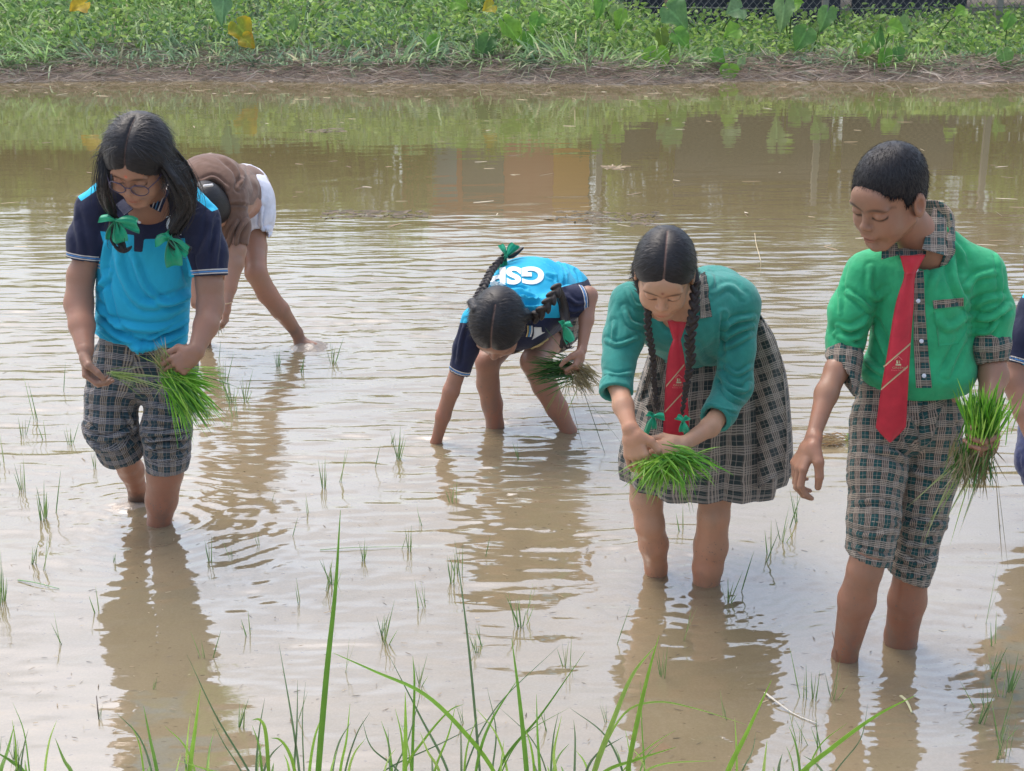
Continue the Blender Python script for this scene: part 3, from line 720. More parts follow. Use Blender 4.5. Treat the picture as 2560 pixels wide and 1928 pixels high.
V = np.array([(hx0 - .2, hy0 - .3, 3.25), (hx1 + .2, hy0 - .3, 3.25), (hx1 + .2, (hy0 + hy1) / 2, 3.9), (hx0 - .2, (hy0 + hy1) / 2, 3.9), (hx0 - .2, hy1 + .3, 3.25), (hx1 + .2, hy1 + .3, 3.25)]); V2 = V + [0, 0, -.06]
Q = [(0, 1, 2, 3), (3, 2, 5, 4), (9, 8, 7, 6), (10, 11, 8, 9), (0, 6, 7, 1), (4, 5, 11, 10), (1, 7, 8, 2), (2, 8, 11, 5), (0, 3, 9, 6), (3, 4, 10, 9)]
g.add(np.vstack([V, V2]), Q); g.build('roof', MROOF, house, smooth=False)
# ================================================================== people: tools
def skin_material(name, base, rough=.5):
    m = M(name, rough, sss=.12, spec=.45); o = m.obj(); c = m.attr('col')
    n = m.noise(o, 9, 5, .65); n2 = m.noise(o, 70, 3, .7)
    b = m.mix(m.range(n, .3, .7), base, tuple(x * f for x, f in zip(base, (1.18, 1.02, .95))))
    b = m.mix(m.range(n2, .45, .8, 0, .25), b, tuple(x * .8 for x in base)); b = m.mix(1.0, b, c, 'MULTIPLY'); z = m.sep(o)[2]
    sp = m.math('GREATER_THAN', m.noise(o, 130, 2), .66); low = m.range(z, .42, .05); zone_ = m.range(m.noise(o, 11, 3), .42, .6)
    mud = m.math('MULTIPLY', m.math('MULTIPLY', sp, zone_), low); sm = m.math('MULTIPLY', m.range(m.noise(m.map(o, (1, 1, .3)), 24, 4), .50, .68, 0, .55), m.range(z, .30, .03))
    b = m.mix(m.math('MAXIMUM', mud, sm), b, (.16, .125, .10)); b = m.mix(m.range(m.noise(o, 5, 3), .45, .65, 0, .35), b, m.mix(1.0, b, (1.1, .82, .78), 'MULTIPLY'))
    m.set('Base Color', b); m.set('Roughness', m.range(m.noise(o, 16, 4), .35, .65, .30, .62)); m.bump(m.math('ADD', m.noise(o, 420, 2), m.math('MULTIPLY', m.noise(o, 60, 3), 1.6)), .0009, .5); return m.m
SKIN = {k: skin_material('skin_' + k, v) for k, v in dict(a=(.30, .172, .118), b=(.32, .187, .125), c=(.30, .170, .118), d=(.43, .26, .170), e=(.275, .155, .102), f=(.25, .14, .098)).items()}
def hair_material(name, base=(.008, .0075, .009), hi=(.030, .026, .028), rough=.42):
    m = M(name, rough, spec=.35); uv = m.attr('uvw'); n = m.noise(m.map(uv, (1, .06, 1)), 900, 3, .6); n2 = m.noise(m.map(uv, (1, .1, 1)), 170, 3, .6)
    pt = m.attr('part', 'Fac'); m.set('Base Color', m.mix(pt, m.mix(m.range(n, .4, .8), base, hi), (.20, .115, .09))); m.bump(m.math('ADD', n, m.math('MULTIPLY', n2, 1.2)), .0016, .6); return m.m
MHAIR = hair_material('black_hair'); MHAIRB = hair_material('brownish_black_hair', (.016, .012, .011), (.06, .042, .035), .4)
m = M('hair_strand', .42, (.016, .014, .016), spec=.5); MSTRAND = m.m
m = M('short_hair_strand', .7, (.013, .012, .015), spec=.2); MSHORT = m.m
def cloth_material(name, col, rough=.75, sheen=.25, bump=.5, weave=900):
    m = M(name, rough, col, spec=.3, sheen=sheen); o = m.obj(); n = m.noise(o, 26, 4, .55)
    m.set('Base Color', m.mix(m.range(n, .3, .7), tuple(c * .84 for c in col), tuple(min(c * 1.10, .9) for c in col)))
    wv = m.t.nodes.new('ShaderNodeTexNoise'); wv.noise_type = 'RIDGED_MULTIFRACTAL'; wv.inputs['Scale'].default_value = 7; wv.inputs['Detail'].default_value = 3; wv.inputs['Distortion'].default_value = 1.1; m._in(wv.inputs['Vector'], m.map(o, (1.3, 1, .8)))
    m.bump(m.math('ADD', m.math('MULTIPLY', wv.outputs[0], .9), m.math('ADD', m.math('MULTIPLY', m.noise(o, 38, 4, .6), .6), m.math('MULTIPLY', m.noise(o, weave, 1), .10))), .006, bump); return m.m
def plaid_nodes(m, uv, P, teal, dark, line, line2=None, k=.75, amt=.8):
    s = m.sep(uv); out = []
    for q in (s[0], s[1]):
        t = m.math('FRACT', m.math('DIVIDE', q, P)); band = m.math('LESS_THAN', t, .5)
        fine = m.math('LESS_THAN', m.math('FRACT', m.math('MULTIPLY', t, 8.0)), .52)
        one = m.math('COMPARE', t, .75, .02); out.append((band, m.math('MAXIMUM', m.math('MULTIPLY', band, fine), m.math('MULTIPLY', one, .5))))
    both = m.math('MAXIMUM', out[0][0], out[1][0]); c = m.mix(both, teal, dark)
    l2 = line2 or line
    cu = m.mix(m.math('MULTIPLY', out[0][1], amt), c, l2); return m.mix(m.math('MULTIPLY', out[1][1], amt * .95), cu, line)
def plaid_material(name, P, teal, dark, line, line2=None, amt=.8):
    m = M(name, .85, spec=.2, sheen=.15); o = m.obj(); vm = m.t.nodes.new('ShaderNodeVectorMath'); vm.operation = 'MULTIPLY_ADD'; m.t.links.new(m.noise(o, 13, 3, out='Color'), vm.inputs[0]); vm.inputs[1].default_value = (.011, .011, 0); m.t.links.new(m.attr('uvw'), vm.inputs[2]); uv = vm.outputs[0]
    w = m.noise(o, 30, 2, out='Color'); c = plaid_nodes(m, uv, P, teal, dark, line, line2, amt=amt)
    c = m.mix(m.range(m.noise(o, 9, 4), .35, .75, 0, .3), c, m.mix(1.0, c, (.7, .72, .75), 'MULTIPLY'))
    m.set('Base Color', c); c9 = 0; m.bump(m.math('ADD', m.noise(o, 34, 4), m.math('MULTIPLY', m.noise(o, 800, 1), .15)), .010, .8); return m.m
PL_E = plaid_material('green_plaid', .036, (.018, .075, .075), (.05, .052, .045), (.42, .36, .29), (.40, .30, .24))
PL_D = plaid_material('brown_grey_plaid', .040, (.034, .046, .046), (.085, .078, .068), (.38, .33, .28), (.42, .34, .28), amt=.72)
PL_A = plaid_material('slate_plaid', .040, (.026, .055, .070), (.050, .050, .055), (.33, .32, .34), (.36, .29, .22), amt=.72)
M_GREEN = cloth_material('bright_green_cotton', (.026, .37, .16), .72, .15, .75)
M_TEAL = cloth_material('teal_green_cotton', (.028, .235, .20), .78, .2, .75)
M_BROWN = cloth_material('brown_cotton', (.16, .088, .060), .8, .2)
M_WHITE = cloth_material('white_cotton', (.72, .72, .80), .85, .2)
M_BELT = cloth_material('dark_trouser_cloth', (.03, .035, .04), .8, .1)
M_NAVY2 = cloth_material('navy_shorts', (.02, .03, .10), .8, .2)
M_RIB = cloth_material('green_ribbon', (.015, .36, .19), .42, .2, .3)
M_RED = cloth_material('red_tie_satin', (.50, .025, .045), .42, .1, .15)
M_KHAKI = M('tan_thread', .7, (.50, .33, .20)).m
M_THREAD = M('pale_embroidery', .7, (.55, .50, .30)).m; M_PINKT = M('pink_thread', .7, (.75, .17, .17)).m
M_BTN = M('pale_button', .3, (.65, .68, .75)).m
M_WPRINT = M('white_print', .6, (.80, .84, .86)).m
M_GOLD = M('yellow_stripe', .7, (.60, .45, .20)).m
M_CREAM = M('white_stripe', .7, (.72, .70, .68)).m; M_SKY = M('blue_stripe', .7, (.12, .34, .60)).m
def polo_material(name, cyan=(.018, .40, .62), navy=(.018, .022, .055)):
    """mk: >0 navy panel ; mk2: >0 pale cyan panel ; cuff: metres from the sleeve edge"""
    m = M(name, .78, spec=.3, sheen=.08); o = m.obj(); mk = m.attr('mk', 'Fac'); mk2 = m.attr('mk2', 'Fac'); cf = m.attr('cuff', 'Fac')
    c = m.mix(m.math('GREATER_THAN', mk, 0), cyan, navy); c = m.mix(m.math('GREATER_THAN', mk2, 0), c, (.03, .52, .78))
    c = m.mix(m.math('COMPARE', cf, .0070, .0018), c, (.62, .58, .55)); c = m.mix(m.math('COMPARE', cf, .0125, .0020), c, (.10, .28, .60)); c = m.mix(m.math('COMPARE', cf, .0180, .0018), c, (.62, .58, .55))
    n = m.noise(o, 26, 4); c = m.mix(m.range(n, .3, .7, 0, .12), c, m.mix(1.0, c, (.6, .6, .6), 'MULTIPLY')); m.set('Base Color', c)
    m.bump(m.math('ADD', m.noise(o, 20, 4), m.math('MULTIPLY', m.noise(o, 900, 1), .12)), .009, .55); return m.m
M_POLO = polo_material('blue_polo_cloth')
# ------------------------------------------------------------------
def head_frame(yaw, pitch, roll):
    y, p, r = (math.radians(a) for a in (yaw, pitch, roll))
    f = np.array([math.sin(y) * math.cos(p), -math.cos(y) * math.cos(p), -math.sin(p)])
    u = nrm(np.array([0, 0, 1.0]) - f[2] * f) if abs(f[2]) < .999 else np.array([0, -1.0, 0])
    rt = np.cross(u, f); u2 = u * math.cos(r) + rt * math.sin(r); rt2 = np.cross(u2, f)
    return np.stack([rt2, f, u2], 1)
class Head:
    def __init__(s, px, py, Y, yaw, pitch, roll, sc=1.0):
        s.R = head_frame(yaw, pitch, roll); s.s = sc; s.c = J(px, py, Y) - s.R @ np.array([0, -.015, .035]) * sc
    def L(s, x, y, z): return s.c + s.R @ (np.array([x, y, z]) * s.s)
    def loc(s, P): return ((P - s.c) @ s.R) / s.s
    def local_op(s, S, lo, hi, fn, k, sub=False):
        c8 = np.array([s.L(a, b, c) for a in (lo[0], hi[0]) for b in (lo[1], hi[1]) for c in (lo[2], hi[2])])
        def f(X, Y, Z):
            p = [X - s.c[0], Y - s.c[1], Z - s.c[2]]; R = s.R
            l = [(p[0] * R[0, i] + p[1] * R[1, i] + p[2] * R[2, i]) / s.s for i in range(3)]
            return fn(*l) * s.s
        S.op(c8.min(0), c8.max(0), f, k, sub)
    def build(s, S, round_face=1.0, neck_to=None, neck_r=.05, smile=0):
        k = s.s; R = s.R
        def E(x, y, z, a, b, c, kk=.012, sub=False): S.ell(s.L(x, y, z), np.array([a, b, c]) * k, R, kk * k, sub)
        E(0, -.015, .035, .074, .093, .086)
        E(0, .022, -.015, .063 * round_face, .064, .080, .02)
        E(0, .030, -.055, .045 * round_face, .050, .056, .02)
        for sg in (-1, 1):
            S.cone(s.L(sg * .052, .005, -.045), s.L(sg * .020, .066, -.094), .020 * k, .013 * k, .018 * k)
            E(sg * .033, .056, -.036, .027 * round_face, .026, .032, .026)
            E(sg * .033, .072, .021, .022, .009, .0060, .014)
        E(0, .070, .040, .045, .022, .030, .02)
        E(0, .074, -.098, .015, .012, .012, .012)
        S.cone(s.L(0, .080, .010), s.L(0, .098, -.020), .0070 * k, .0085 * k, .012 * k)
        E(0, .1005, -.0235, .0092, .0080, .0078, .007)
        for sg in (-1, 1): E(sg * .0105, .0935, -.0265, .0060, .0080, .0058, .006)
        for sg in (-1, 1):
            E(sg * .031, .094, .004, .017, .010, .011, .010, True)
            E(sg * .031, .0745, .003, .0160, .0135, .0125, .004)          # lowered lid
        E(0, .083, -.048, .024, .012, .014, .016)
        E(0, .0915, -.0560, .0205 + .004 * smile, .0085, .0052, .005); E(0, .0895, -.0665, .0170 + .003 * smile, .0085, .0060, .005)
        E(0, .101, -.0612, .024 + .004 * smile, .010, .0014, .002, True)
        for sg in (-1, 1):
            E(sg * .0775, -.012, -.012, .0075, .021, .034, .006); E(sg * .0880, -.007, -.008, .0115, .0115, .019, .002, True)
        if neck_to is not None: S.cone(s.L(0, -.018, -.055), neck_to, neck_r, neck_r * 1.08, .03)
        S.fine.append((s.L(0, 0, -.01), .125 * k)); return s
    def paint(s, V, col, lip=(.95, .62, .62), tika=None):
        l = s.loc(V); x, y, z = l.T; ax = np.abs(x); fr = y > .045
        def blend(mask, c):
            col[:] = col * (1 - mask[:, None]) + np.array(c) * col * mask[:, None]
        g = lambda a, b: np.exp(-(a / b) ** 2)
        blend(fr * np.clip(g(ax - .031, .0185) ** .5 * g(z - (.0255 - 14 * (ax - .031) ** 2), .0046), 0, 1) * .92, (.10, .085, .085))     # brows
        blend(fr * (ax < .048) * (ax > .014) * g(z - (-.0045 + 9 * (ax - .031) ** 2), .0034), (.06, .05, .055))                  # lashes
        blend(fr * g(x, .020) * g(z + .0612, .009) * (y > .07) * .9, lip)
        blend(fr * g(x, .020) * g(z + .0612, .0018) * (y > .07) * .6, (.35, .25, .25))
        for sg in (-1, 1): blend(fr * g(x - sg * .008, .0035) * g(z + .0325, .0025) * .7, (.3, .2, .2))
        if tika: blend(fr * g(x, .004) * g(z - .036, .0055), tika)
        return col
def hair_cap(H, style, part=True, thick=.011):
    """hair that covers the skull; returns an SDF to which tails may be added"""
    S = SDF(); k = H.s; R = H.R
    def fn(x, y, z):
        a, b, c = .074 + thick, .093 + thick, .086 + thick
        X, Y, Z = x, y + .015, z - .035
        k0 = np.sqrt((X / a) ** 2 + (Y / b) ** 2 + (Z / c) ** 2); k1 = np.sqrt((X / a ** 2) ** 2 + (Y / b ** 2) ** 2 + (Z / c ** 2) ** 2) + 1e-9
        d = k0 * (k0 - 1) / k1
        if part: d = d + (thick * .25 * np.exp(-(x / .0030) ** 2) + thick * .35 * np.exp(-(x / .016) ** 2)) * (z > .02) * np.clip((y + .06) / .03, 0, 1)
        return d
    H.local_op(S, (-.11, -.13, -.09), (.11, .11, .14), fn, .001)
    S.ell(H.L(0, -.042, -.020), np.array([.062, .058, .058]) * k, R, .02 * k)
    if style == 'boy':
        def face(x, y, z):
            hl = .068 - 7 * x * x + .0035 * np.sin(x * 420) + .002 * np.sin(x * 910 + 1)
            return np.maximum(np.maximum(.020 - y + .3 * np.maximum(z, 0), z - hl), -.2 - z)
        H.local_op(S, (-.12, -.0, -.14), (.12, .14, .09), face, .003, True)
        H.local_op(S, (-.12, -.12, -.14), (.12, .14, .05), lambda x, y, z: np.maximum(z - (.026 + np.clip(-y - .012, 0, .03) * -1.8 - np.clip(.03 - np.abs(y - .016), 0, .03) * .9), -.040 - y), .004, True)   # round the ear
        H.local_op(S, (-.12, -.14, -.16), (.12, .14, -.02), lambda x, y, z: z + .050 + 0 * x, .004, True)
    elif style in ('back', 'loose'):
        z0 = .066 if style == 'back' else .060
        def face(x, y, z):
            hl = z0 - 9.5 * x * x
            return np.maximum(np.maximum(.030 - y + .25 * z, z - hl), -.2 - z)
        H.local_op(S, (-.12, -.02, -.16), (.12, .15, .09), face, .006, True)
        if style == 'back': H.local_op(S, (-.12, -.13, -.16), (.12, .14, .02), lambda x, y, z: np.maximum(z - .014 + .35 * (y + .02) * (y < .0), -.034 - y), .006, True)
    return S
def hair_uv(V, H, style):
    l = H.loc(V); x, y, z = l.T
    if style == 'boy':
        u = np.arctan2(x, -(y + .05)) * .09; v = np.hypot(x, y + .05)
    else:
        u = np.arctan2(y + .05, z + .06) * .09; v = np.abs(x)
    return np.stack([u, v, 0 * u], 1)
def strands(V, Q, H, style, n, length, width=.0009, lift=.35, seed=3, keep=None):
    """loose hairs growing off the hair surface"""
    r = np.random.default_rng(seed); N = normals(V, Q); i = r.integers(0, len(V), n)
    if keep is not None: i = i[keep(H.loc(V[i]))]
    l = H.loc(V[i])
    if style == 'boy':
        f = np.stack([l[:, 0] * .9, l[:, 1] + .05, l[:, 2] - .12], 1)
    else:
        g = np.where(l[:, :1] > 0, 1, -1) * np.array([[.07, 0, 0]]) + np.array([[0, -.05, -.06]]); f = g - l
    f = f @ H.R.T; Ni = N[i]; f = f - (f * Ni).sum(1)[:, None] * Ni; f /= np.linalg.norm(f, axis=1, keepdims=True) + 1e-9
    f = f + r.normal(0, .12 if style != 'boy' else .35, f.shape) + Ni * lift
    Lh = r.uniform(*length, len(i))
    return blades(V[i] - Ni * .001, f, Lh, width * r.uniform(.7, 1.4, len(i)), .25, 3, np.cross(f, Ni) + r.normal(0, .3, f.shape))
def part_attr(V, H, w=.0022, back=-.05, amt=.85):
    l = H.loc(V); return amt * np.exp(-(l[:, 0] / w) ** 2) * (l[:, 2] > .02) * (l[:, 1] > back)
def lock_strands(root, pts, n, spread, seed, width=.0011, tail=.0):
    """free hairs that run along a lock"""
    r = np.random.default_rng(seed); P = spline(pts, 16); g = Geo(); t = np.linspace(0, 1, 16)[:, None]
    for i in range(n):
        o = r.normal(size=3) * spread; o2 = r.normal(size=3) * spread * .5; k = r.uniform(1.5, 5); e = int(r.integers(9, 16)); s = int(r.integers(0, 4))
        Q = P + o * (.35 + .65 * np.sin(t * 2.8)) + o2 * np.sin(t * k + i) * t; Q = Q[s:e]; m_ = len(Q); T = np.gradient(Q, axis=0); sd = np.cross(T, nrm(CAM - Q[0])); sd /= np.linalg.norm(sd, axis=1, keepdims=True) + 1e-9
        w = width * np.sin(np.linspace(.35, 3.1, m_))[:, None] * .5 * r.uniform(.6, 1.5); V = np.stack([Q - sd * w, Q + sd * w], 1).reshape(-1, 3); g.add(V, [(2 * j, 2 * j + 1, 2 * j + 3, 2 * j + 2) for j in range(m_ - 1)])
    return g.build('loose_hairs', MSTRAND, root)
def flap(root, name, mt, c4, bul=.012, thick=.003, uvs=.00105, nu=10, nv=12):
    """cloth flap from four corners (px,py,Y) in order top-left, top-right, bottom-right, bottom-left"""
    c = [np.array(q, float) for q in c4]; G = []; UV = []
    for j in range(nv):
        t = j / (nv - 1); row = []; ur = []
        for i in range(nu):
            u = i / (nu - 1); q = (c[0] * (1 - u) + c[1] * u) * (1 - t) + (c[3] * (1 - u) + c[2] * u) * t; row.append(J(q[0], q[1], q[2] - bul * math.sin(u * math.pi) * (1 - .4 * t))); ur.append((q[0] * uvs, q[1] * uvs, 0))
        G.append(row); UV.append(ur)
    v, q, uv = sheet(np.array(G), thick, np.array(UV)); return mesh_obj(name, v, q, mt, root, attrs={'uvw': uv, 'mk': np.ones(len(v)), 'mk2': -np.ones(len(v)), 'cuff': np.ones(len(v))})
def add_strands(root, hair_o, V, Q, H, style, n, length, **kw):
    kw.setdefault('keep', (lambda l: (l[:, 1] < .035) | ((l[:, 2] > .085) & (l[:, 1] < .055))) if style != 'boy' else (lambda l: l[:, 2] > -.03)); a, b, t = strands(V, Q, H, style, n, length, **kw); g = Geo(); g.add(a, b); return g.build('loose_hairs', MSHORT if style == 'boy' else MSTRAND, root)
def braid(S, pts, widths, k=.0022):
    P = spline(pts, 60); Wd = np.interp(np.linspace(0, 1, 60), np.linspace(0, 1, len(widths)), widths)
    seg = np.linalg.norm(np.diff(P, axis=0), axis=1); s = np.concatenate([[0], np.cumsum(seg)]); d = 0; n = 0
    while d < s[-1]:
        i = min(np.searchsorted(s, d), 59); w = Wd[i]; p = P[i]; t = nrm(P[min(i + 1, 59)] - P[max(i - 1, 0)]); vw = nrm(CAM - p); sd = nrm(np.cross(t, vw)); nv = np.cross(sd, t)
        sg = 1 if n % 2 else -1; ax = nrm(t * .84 - sd * sg * .54); ay = nrm(np.cross(nv, ax)); az = np.cross(ax, ay)
        S.ell(p + sd * sg * w * .20, (w * .56, w * .25, w * .33), np.stack([ax, ay, az], 1), k); n += 1; d += w * .40
    S.chain([P[i] for i in range(0, 60, 6)] + [P[59]], [Wd[i] * .22 for i in range(0, 60, 6)] + [Wd[59] * .2], k)
def hand(S, w, d, pn, ts, L=.165, curl=(.5, .55, .6, .6), spread=.06, thumb=(.75, .55, .35), k=.0035, fr=1.0):
    """w wrist, d towards the knuckles, pn the way the palm faces, ts = +1/-1 side of the thumb. thumb = weights along d, side, palm"""
    w = np.asarray(w, float); d = nrm(d); pn = nrm(np.asarray(pn, float) - (np.asarray(pn, float) @ d) * d); sv = np.cross(d, pn) * ts; q = L / .178
    S.econe(w, w + d * .030 * q, .024 * q, .030 * q, sv, .017 * q, .016 * q, .012)
    S.econe(w + d * .028 * q, w + d * .072 * q, .030 * q, .0365 * q, sv, .015 * q, .0120 * q, .010)
    tips = []
    cl = [c if isinstance(c, (tuple, list)) else (c, c, c * .7) for c in curl]
    for i in range(4):
        f = (.95, 1.05, .98, .78)[i] * q; b = w + d * (.078 - .004 * abs(i - 1.2)) * q + sv * (.0285 - .0190 * i) * q; a = 0; r = (.0086, .0086, .0082, .0074)[i] * q * fr
        S.cone(w + d * .05 * q + sv * (.022 - .015 * i) * q, b, r * 1.05, r * 1.08, k * 1.5)
        for j, (ln, rr) in enumerate(((.042, .94), (.025, .84), (.020, .74))):
            a += cl[i][j]; dr = nrm(d * math.cos(a) + pn * math.sin(a) + sv * (1.5 - i) * spread); e = b + dr * ln * f
            S.cone(b, e, r, r * rr / (.94 if j == 0 else 1), k if j else k * 1.4); b = e; r = r * (.92 if j == 0 else .9)
        tips.append(b)
    td = nrm(d * thumb[0] + sv * thumb[1] + pn * thumb[2]); b0 = w + d * .018 * q + sv * .018 * q; b1 = b0 + nrm(d * .6 + sv * .62 + pn * .4) * .038 * q; b2 = b1 + td * .034 * q
    td2 = nrm(td + (d * .4 - sv * .35 + pn * .15)); b3 = b2 + td2 * .026 * q
    S.cone(b0, b1, .0165 * q, .0125 * q, .010); S.cone(b1, b2, .0115 * q * fr, .0100 * q * fr, k * 1.6); S.cone(b2, b3, .0100 * q * fr, .0078 * q * fr, k)
    tips.append(b3); S.fine.append((w + d * .07 * q, .115 * q)); return tips
def K(px, py, Y, wpx):
    p = J(px, py, Y); return p, wpx * .5 * mpp(p)
def limb(S, pts, k=.015):
    q = [K(*p) for p in pts]
    S.chain([a for a, b in q], [b for a, b in q], k); return [a for a, b in q]
def skin_mesh(S, root, mat_, heads=(), mud=None, h=.0065, hf=.0027, name='body', **pk):
    V, Q = S.mesh(h, hf); col = np.ones((len(V), 3))
    for H in heads: H.paint(V, col, **pk)
    wet = np.clip(1 - V[:, 2] / .35, 0, 1)[:, None]; col *= 1 - wet * (1 - np.array([.88, .74, .68]))     # damp reddened shins
    if mud:
        for c, r, cc in mud:
            e = np.clip(1.3 - np.linalg.norm(V - c, axis=1) / r + .35 * fbm(V * 60, 2, 3), 0, 1)[:, None]; col = col * (1 - e) + np.array(cc) * e
    return mesh_obj(name, V, Q, mat_, root, attrs={'col': col})
def cloth_mesh(S, root, name, mat_, h=.005, wr=(), fl=(), sm=1, segs=None, rc=.06, attr=None, cap=None):
    V, Q = S.mesh(h)
    if sm: V = smooth(V, Q, sm)
    if fl: V = folds(V, Q, fl)
    for a in wr: V = wrinkle(V, Q, *a)
    at = {}
    if segs: at['uvw'] = limb_uv(V, segs, rc)
    if attr: at.update(attr(V, Q))
    o = mesh_obj(name, V, Q, mat_, root, attrs=at); return o, V, Q
def lay(root, name, mat_, bv, left, right, nu=6, nv=24, lift=.003, thick=.003, Ydef=None, parent=None):
    V, Q, uv = patch(bv, left, right, nu, nv, lift, thick, Ydef)
    return mesh_obj(name, V, Q, mat_, parent or root, attrs={'uvw': uv, 'col': np.ones((len(V), 3))})
def bow(root, p, petals, mat_=M_RIB, knot=.008):
    """ribbon bow: petals = list of (direction x, z, length, width) in metres"""
    g = Geo(); p = np.asarray(p, float)
    for n, (dx, dy, dz, L, w) in enumerate(petals):
        d = nrm((dx, dy, dz)); sd = nrm(np.cross(d, nrm(CAM - p) + .3 * np.array([math.sin(n * 2.1), 0, math.cos(n * 1.7)]))); nn = np.cross(sd, d); nv, nu = 12, 7; G = np.zeros((nv, nu, 3))
        for j in range(nv):
            t = j / (nv - 1); ww = w * (.22 + .95 * math.sin(min(t * 2.0, 2.35)) ** 1.1)
            for i in range(nu):
                u = i / (nu - 1) * 2 - 1
                G[j, i] = p + d * L * t + sd * u * ww * .5 + nn * (.35 * w * math.cos(u * 3.3 + n) * (1 - .3 * t) + .18 * w * math.sin(6 * t + n) + .2 * L * math.sin(3.1 * t)) - np.array([0, 0, .25 * L * t * t])
        v, q, _ = sheet(G, .0012); g.add(v, q)
    S = SDF(); S.ell(p, (knot, knot * .8, knot * 1.1), None, .001); v, q = S.mesh(.0022); g.add(v, q)
    return g.build('ribbon', mat_, root)
def seedlings(name, label, root_at, parts, group=None, cat='seedling bundle'):
    """a hand-held bundle. parts: (name, n, spot, spread, mean direction, jitter, (L0,L1), width, bend, colours)"""
    root = tag(empty(name, root_at), label, cat, group); r = np.random.default_rng(int(abs(root_at[0]) * 1000) + 11)
    for nm, n, spot, spread, dr, jit, L, wd, bend, cols in parts:
        P = np.asarray(spot) + r.normal(size=(n, 3)) * spread; D = nrm(dr) + r.normal(size=(n, 3)) * jit
        wv = r.normal(size=(n, 3)) + np.array([.6, 0, .3])
        V, Q, T = blades(P, D, r.uniform(*L, n), wd * r.uniform(.7, 1.3, n), bend * r.uniform(.3, 1.5, n), 5, wv, tipw=.12, midw=.55)
        c = np.array(cols)[r.integers(0, len(cols), n)] * r.uniform(.8, 1.2, (n, 1)); g = Geo(); g.add(V, Q, None, np.repeat(c, 12, axis=0)); g.build(nm, MSEED, root)
    return root
LG = [(.22, .54, .05), (.32, .64, .07), (.16, .44, .04), (.42, .68, .12)]; DG = [(.05, .18, .03), (.08, .24, .04), (.10, .27, .05)]; RT = [(.36, .29, .15), (.26, .23, .11), (.46, .39, .25), (.22, .17, .09)]; PG = [(.30, .42, .12), (.24, .36, .10), (.40, .45, .20)]
# ================================================================== the boy in the bright green shirt
def tie(root, tl, tr, bl, br, Yof, knot, stripes, em, es):
    """necktie traced down both edges; emblem and lettering at em"""
    TL, TR = spline(tl, 40), spline(tr, 40); n0 = 40
    def pt(x, y, lift):
        L_ = np.interp(y, TL[:, 1], TL[:, 0]); R_ = np.interp(y, TR[:, 1], TR[:, 0]); u = (x - L_) / (R_ - L_); return J(x, y, float(Yof(y)) - .010 * (1 - np.clip(2 * u - 1, -1, 1) ** 2) - lift)
    AL, AR = np.vstack([TL, bl]), np.vstack([TR, br])
    G = np.array([[J(*(a * (1 - u) + b * u), float(Yof(a[1] * (1 - u) + b[1] * u)) - .010 * (1 - (2 * u - 1) ** 2)) for u in np.linspace(0, 1, 9)] for a, b in zip(AL, AR)])
    v, q, uv = sheet(G, .004); t = mesh_obj('tie', v, q, M_RED, root)
    a, b, c, d, Yk = knot
    G = np.array([[J(*((np.array(a) * (1 - w) + np.array(c) * w) * (1 - u) + (np.array(b) * (1 - w) + np.array(d) * w) * u), Yk - .014 * (1 - (2 * u - 1) ** 2) - .004 * math.sin(w * 3)) for u in np.linspace(0, 1, 9)] for w in np.linspace(0, 1, 8)])
    v, q, uv = sheet(G, .012); mesh_obj('tie_knot', v, q, M_RED, t)
    def stripe(p, q_, w, mt, nm, n=14):
        G = [[pt(p[0] + (q_[0] - p[0]) * t_, p[1] + (q_[1] - p[1]) * t_ + s_ * w / 2, .0012) for s_ in (-1, 1)] for t_ in np.linspace(0, 1, n)]
        v, q, uv = sheet(np.array(G), .0008); return mesh_obj(nm, v, q, mt, t)
    for p, q_ in stripes: stripe(p, q_, 5 * es, M_KHAKI, 'stripe')
    x, y = em; e = es
    for sg in (1, -1): stripe((x, y - 14 * e), (x + sg * 10 * e, y - 5 * e), 2.6 * e, M_PINKT, 'emblem', 5)
    stripe((x - 7 * e, y + 7 * e), (x + 7 * e, y + 7 * e), 4 * e, M_THREAD, 'emblem', 5); stripe((x - 5 * e, y), (x - 1, y), 8 * e, M_THREAD, 'emblem', 4); stripe((x + 1, y), (x + 4 * e, y), 7 * e, M_KHAKI, 'emblem', 4)
    for s, dy, h, w, mt in (('GREEN', 17, 5, 30, M_KHAKI), ('Peace School', 22.5, 3.4, 35, M_PINKT)):
        lettering(s, lambda u, v: pt(x + (u - .5) * w * e, y + dy * e - v * h * e, .0014), mt, t, root)
    return t
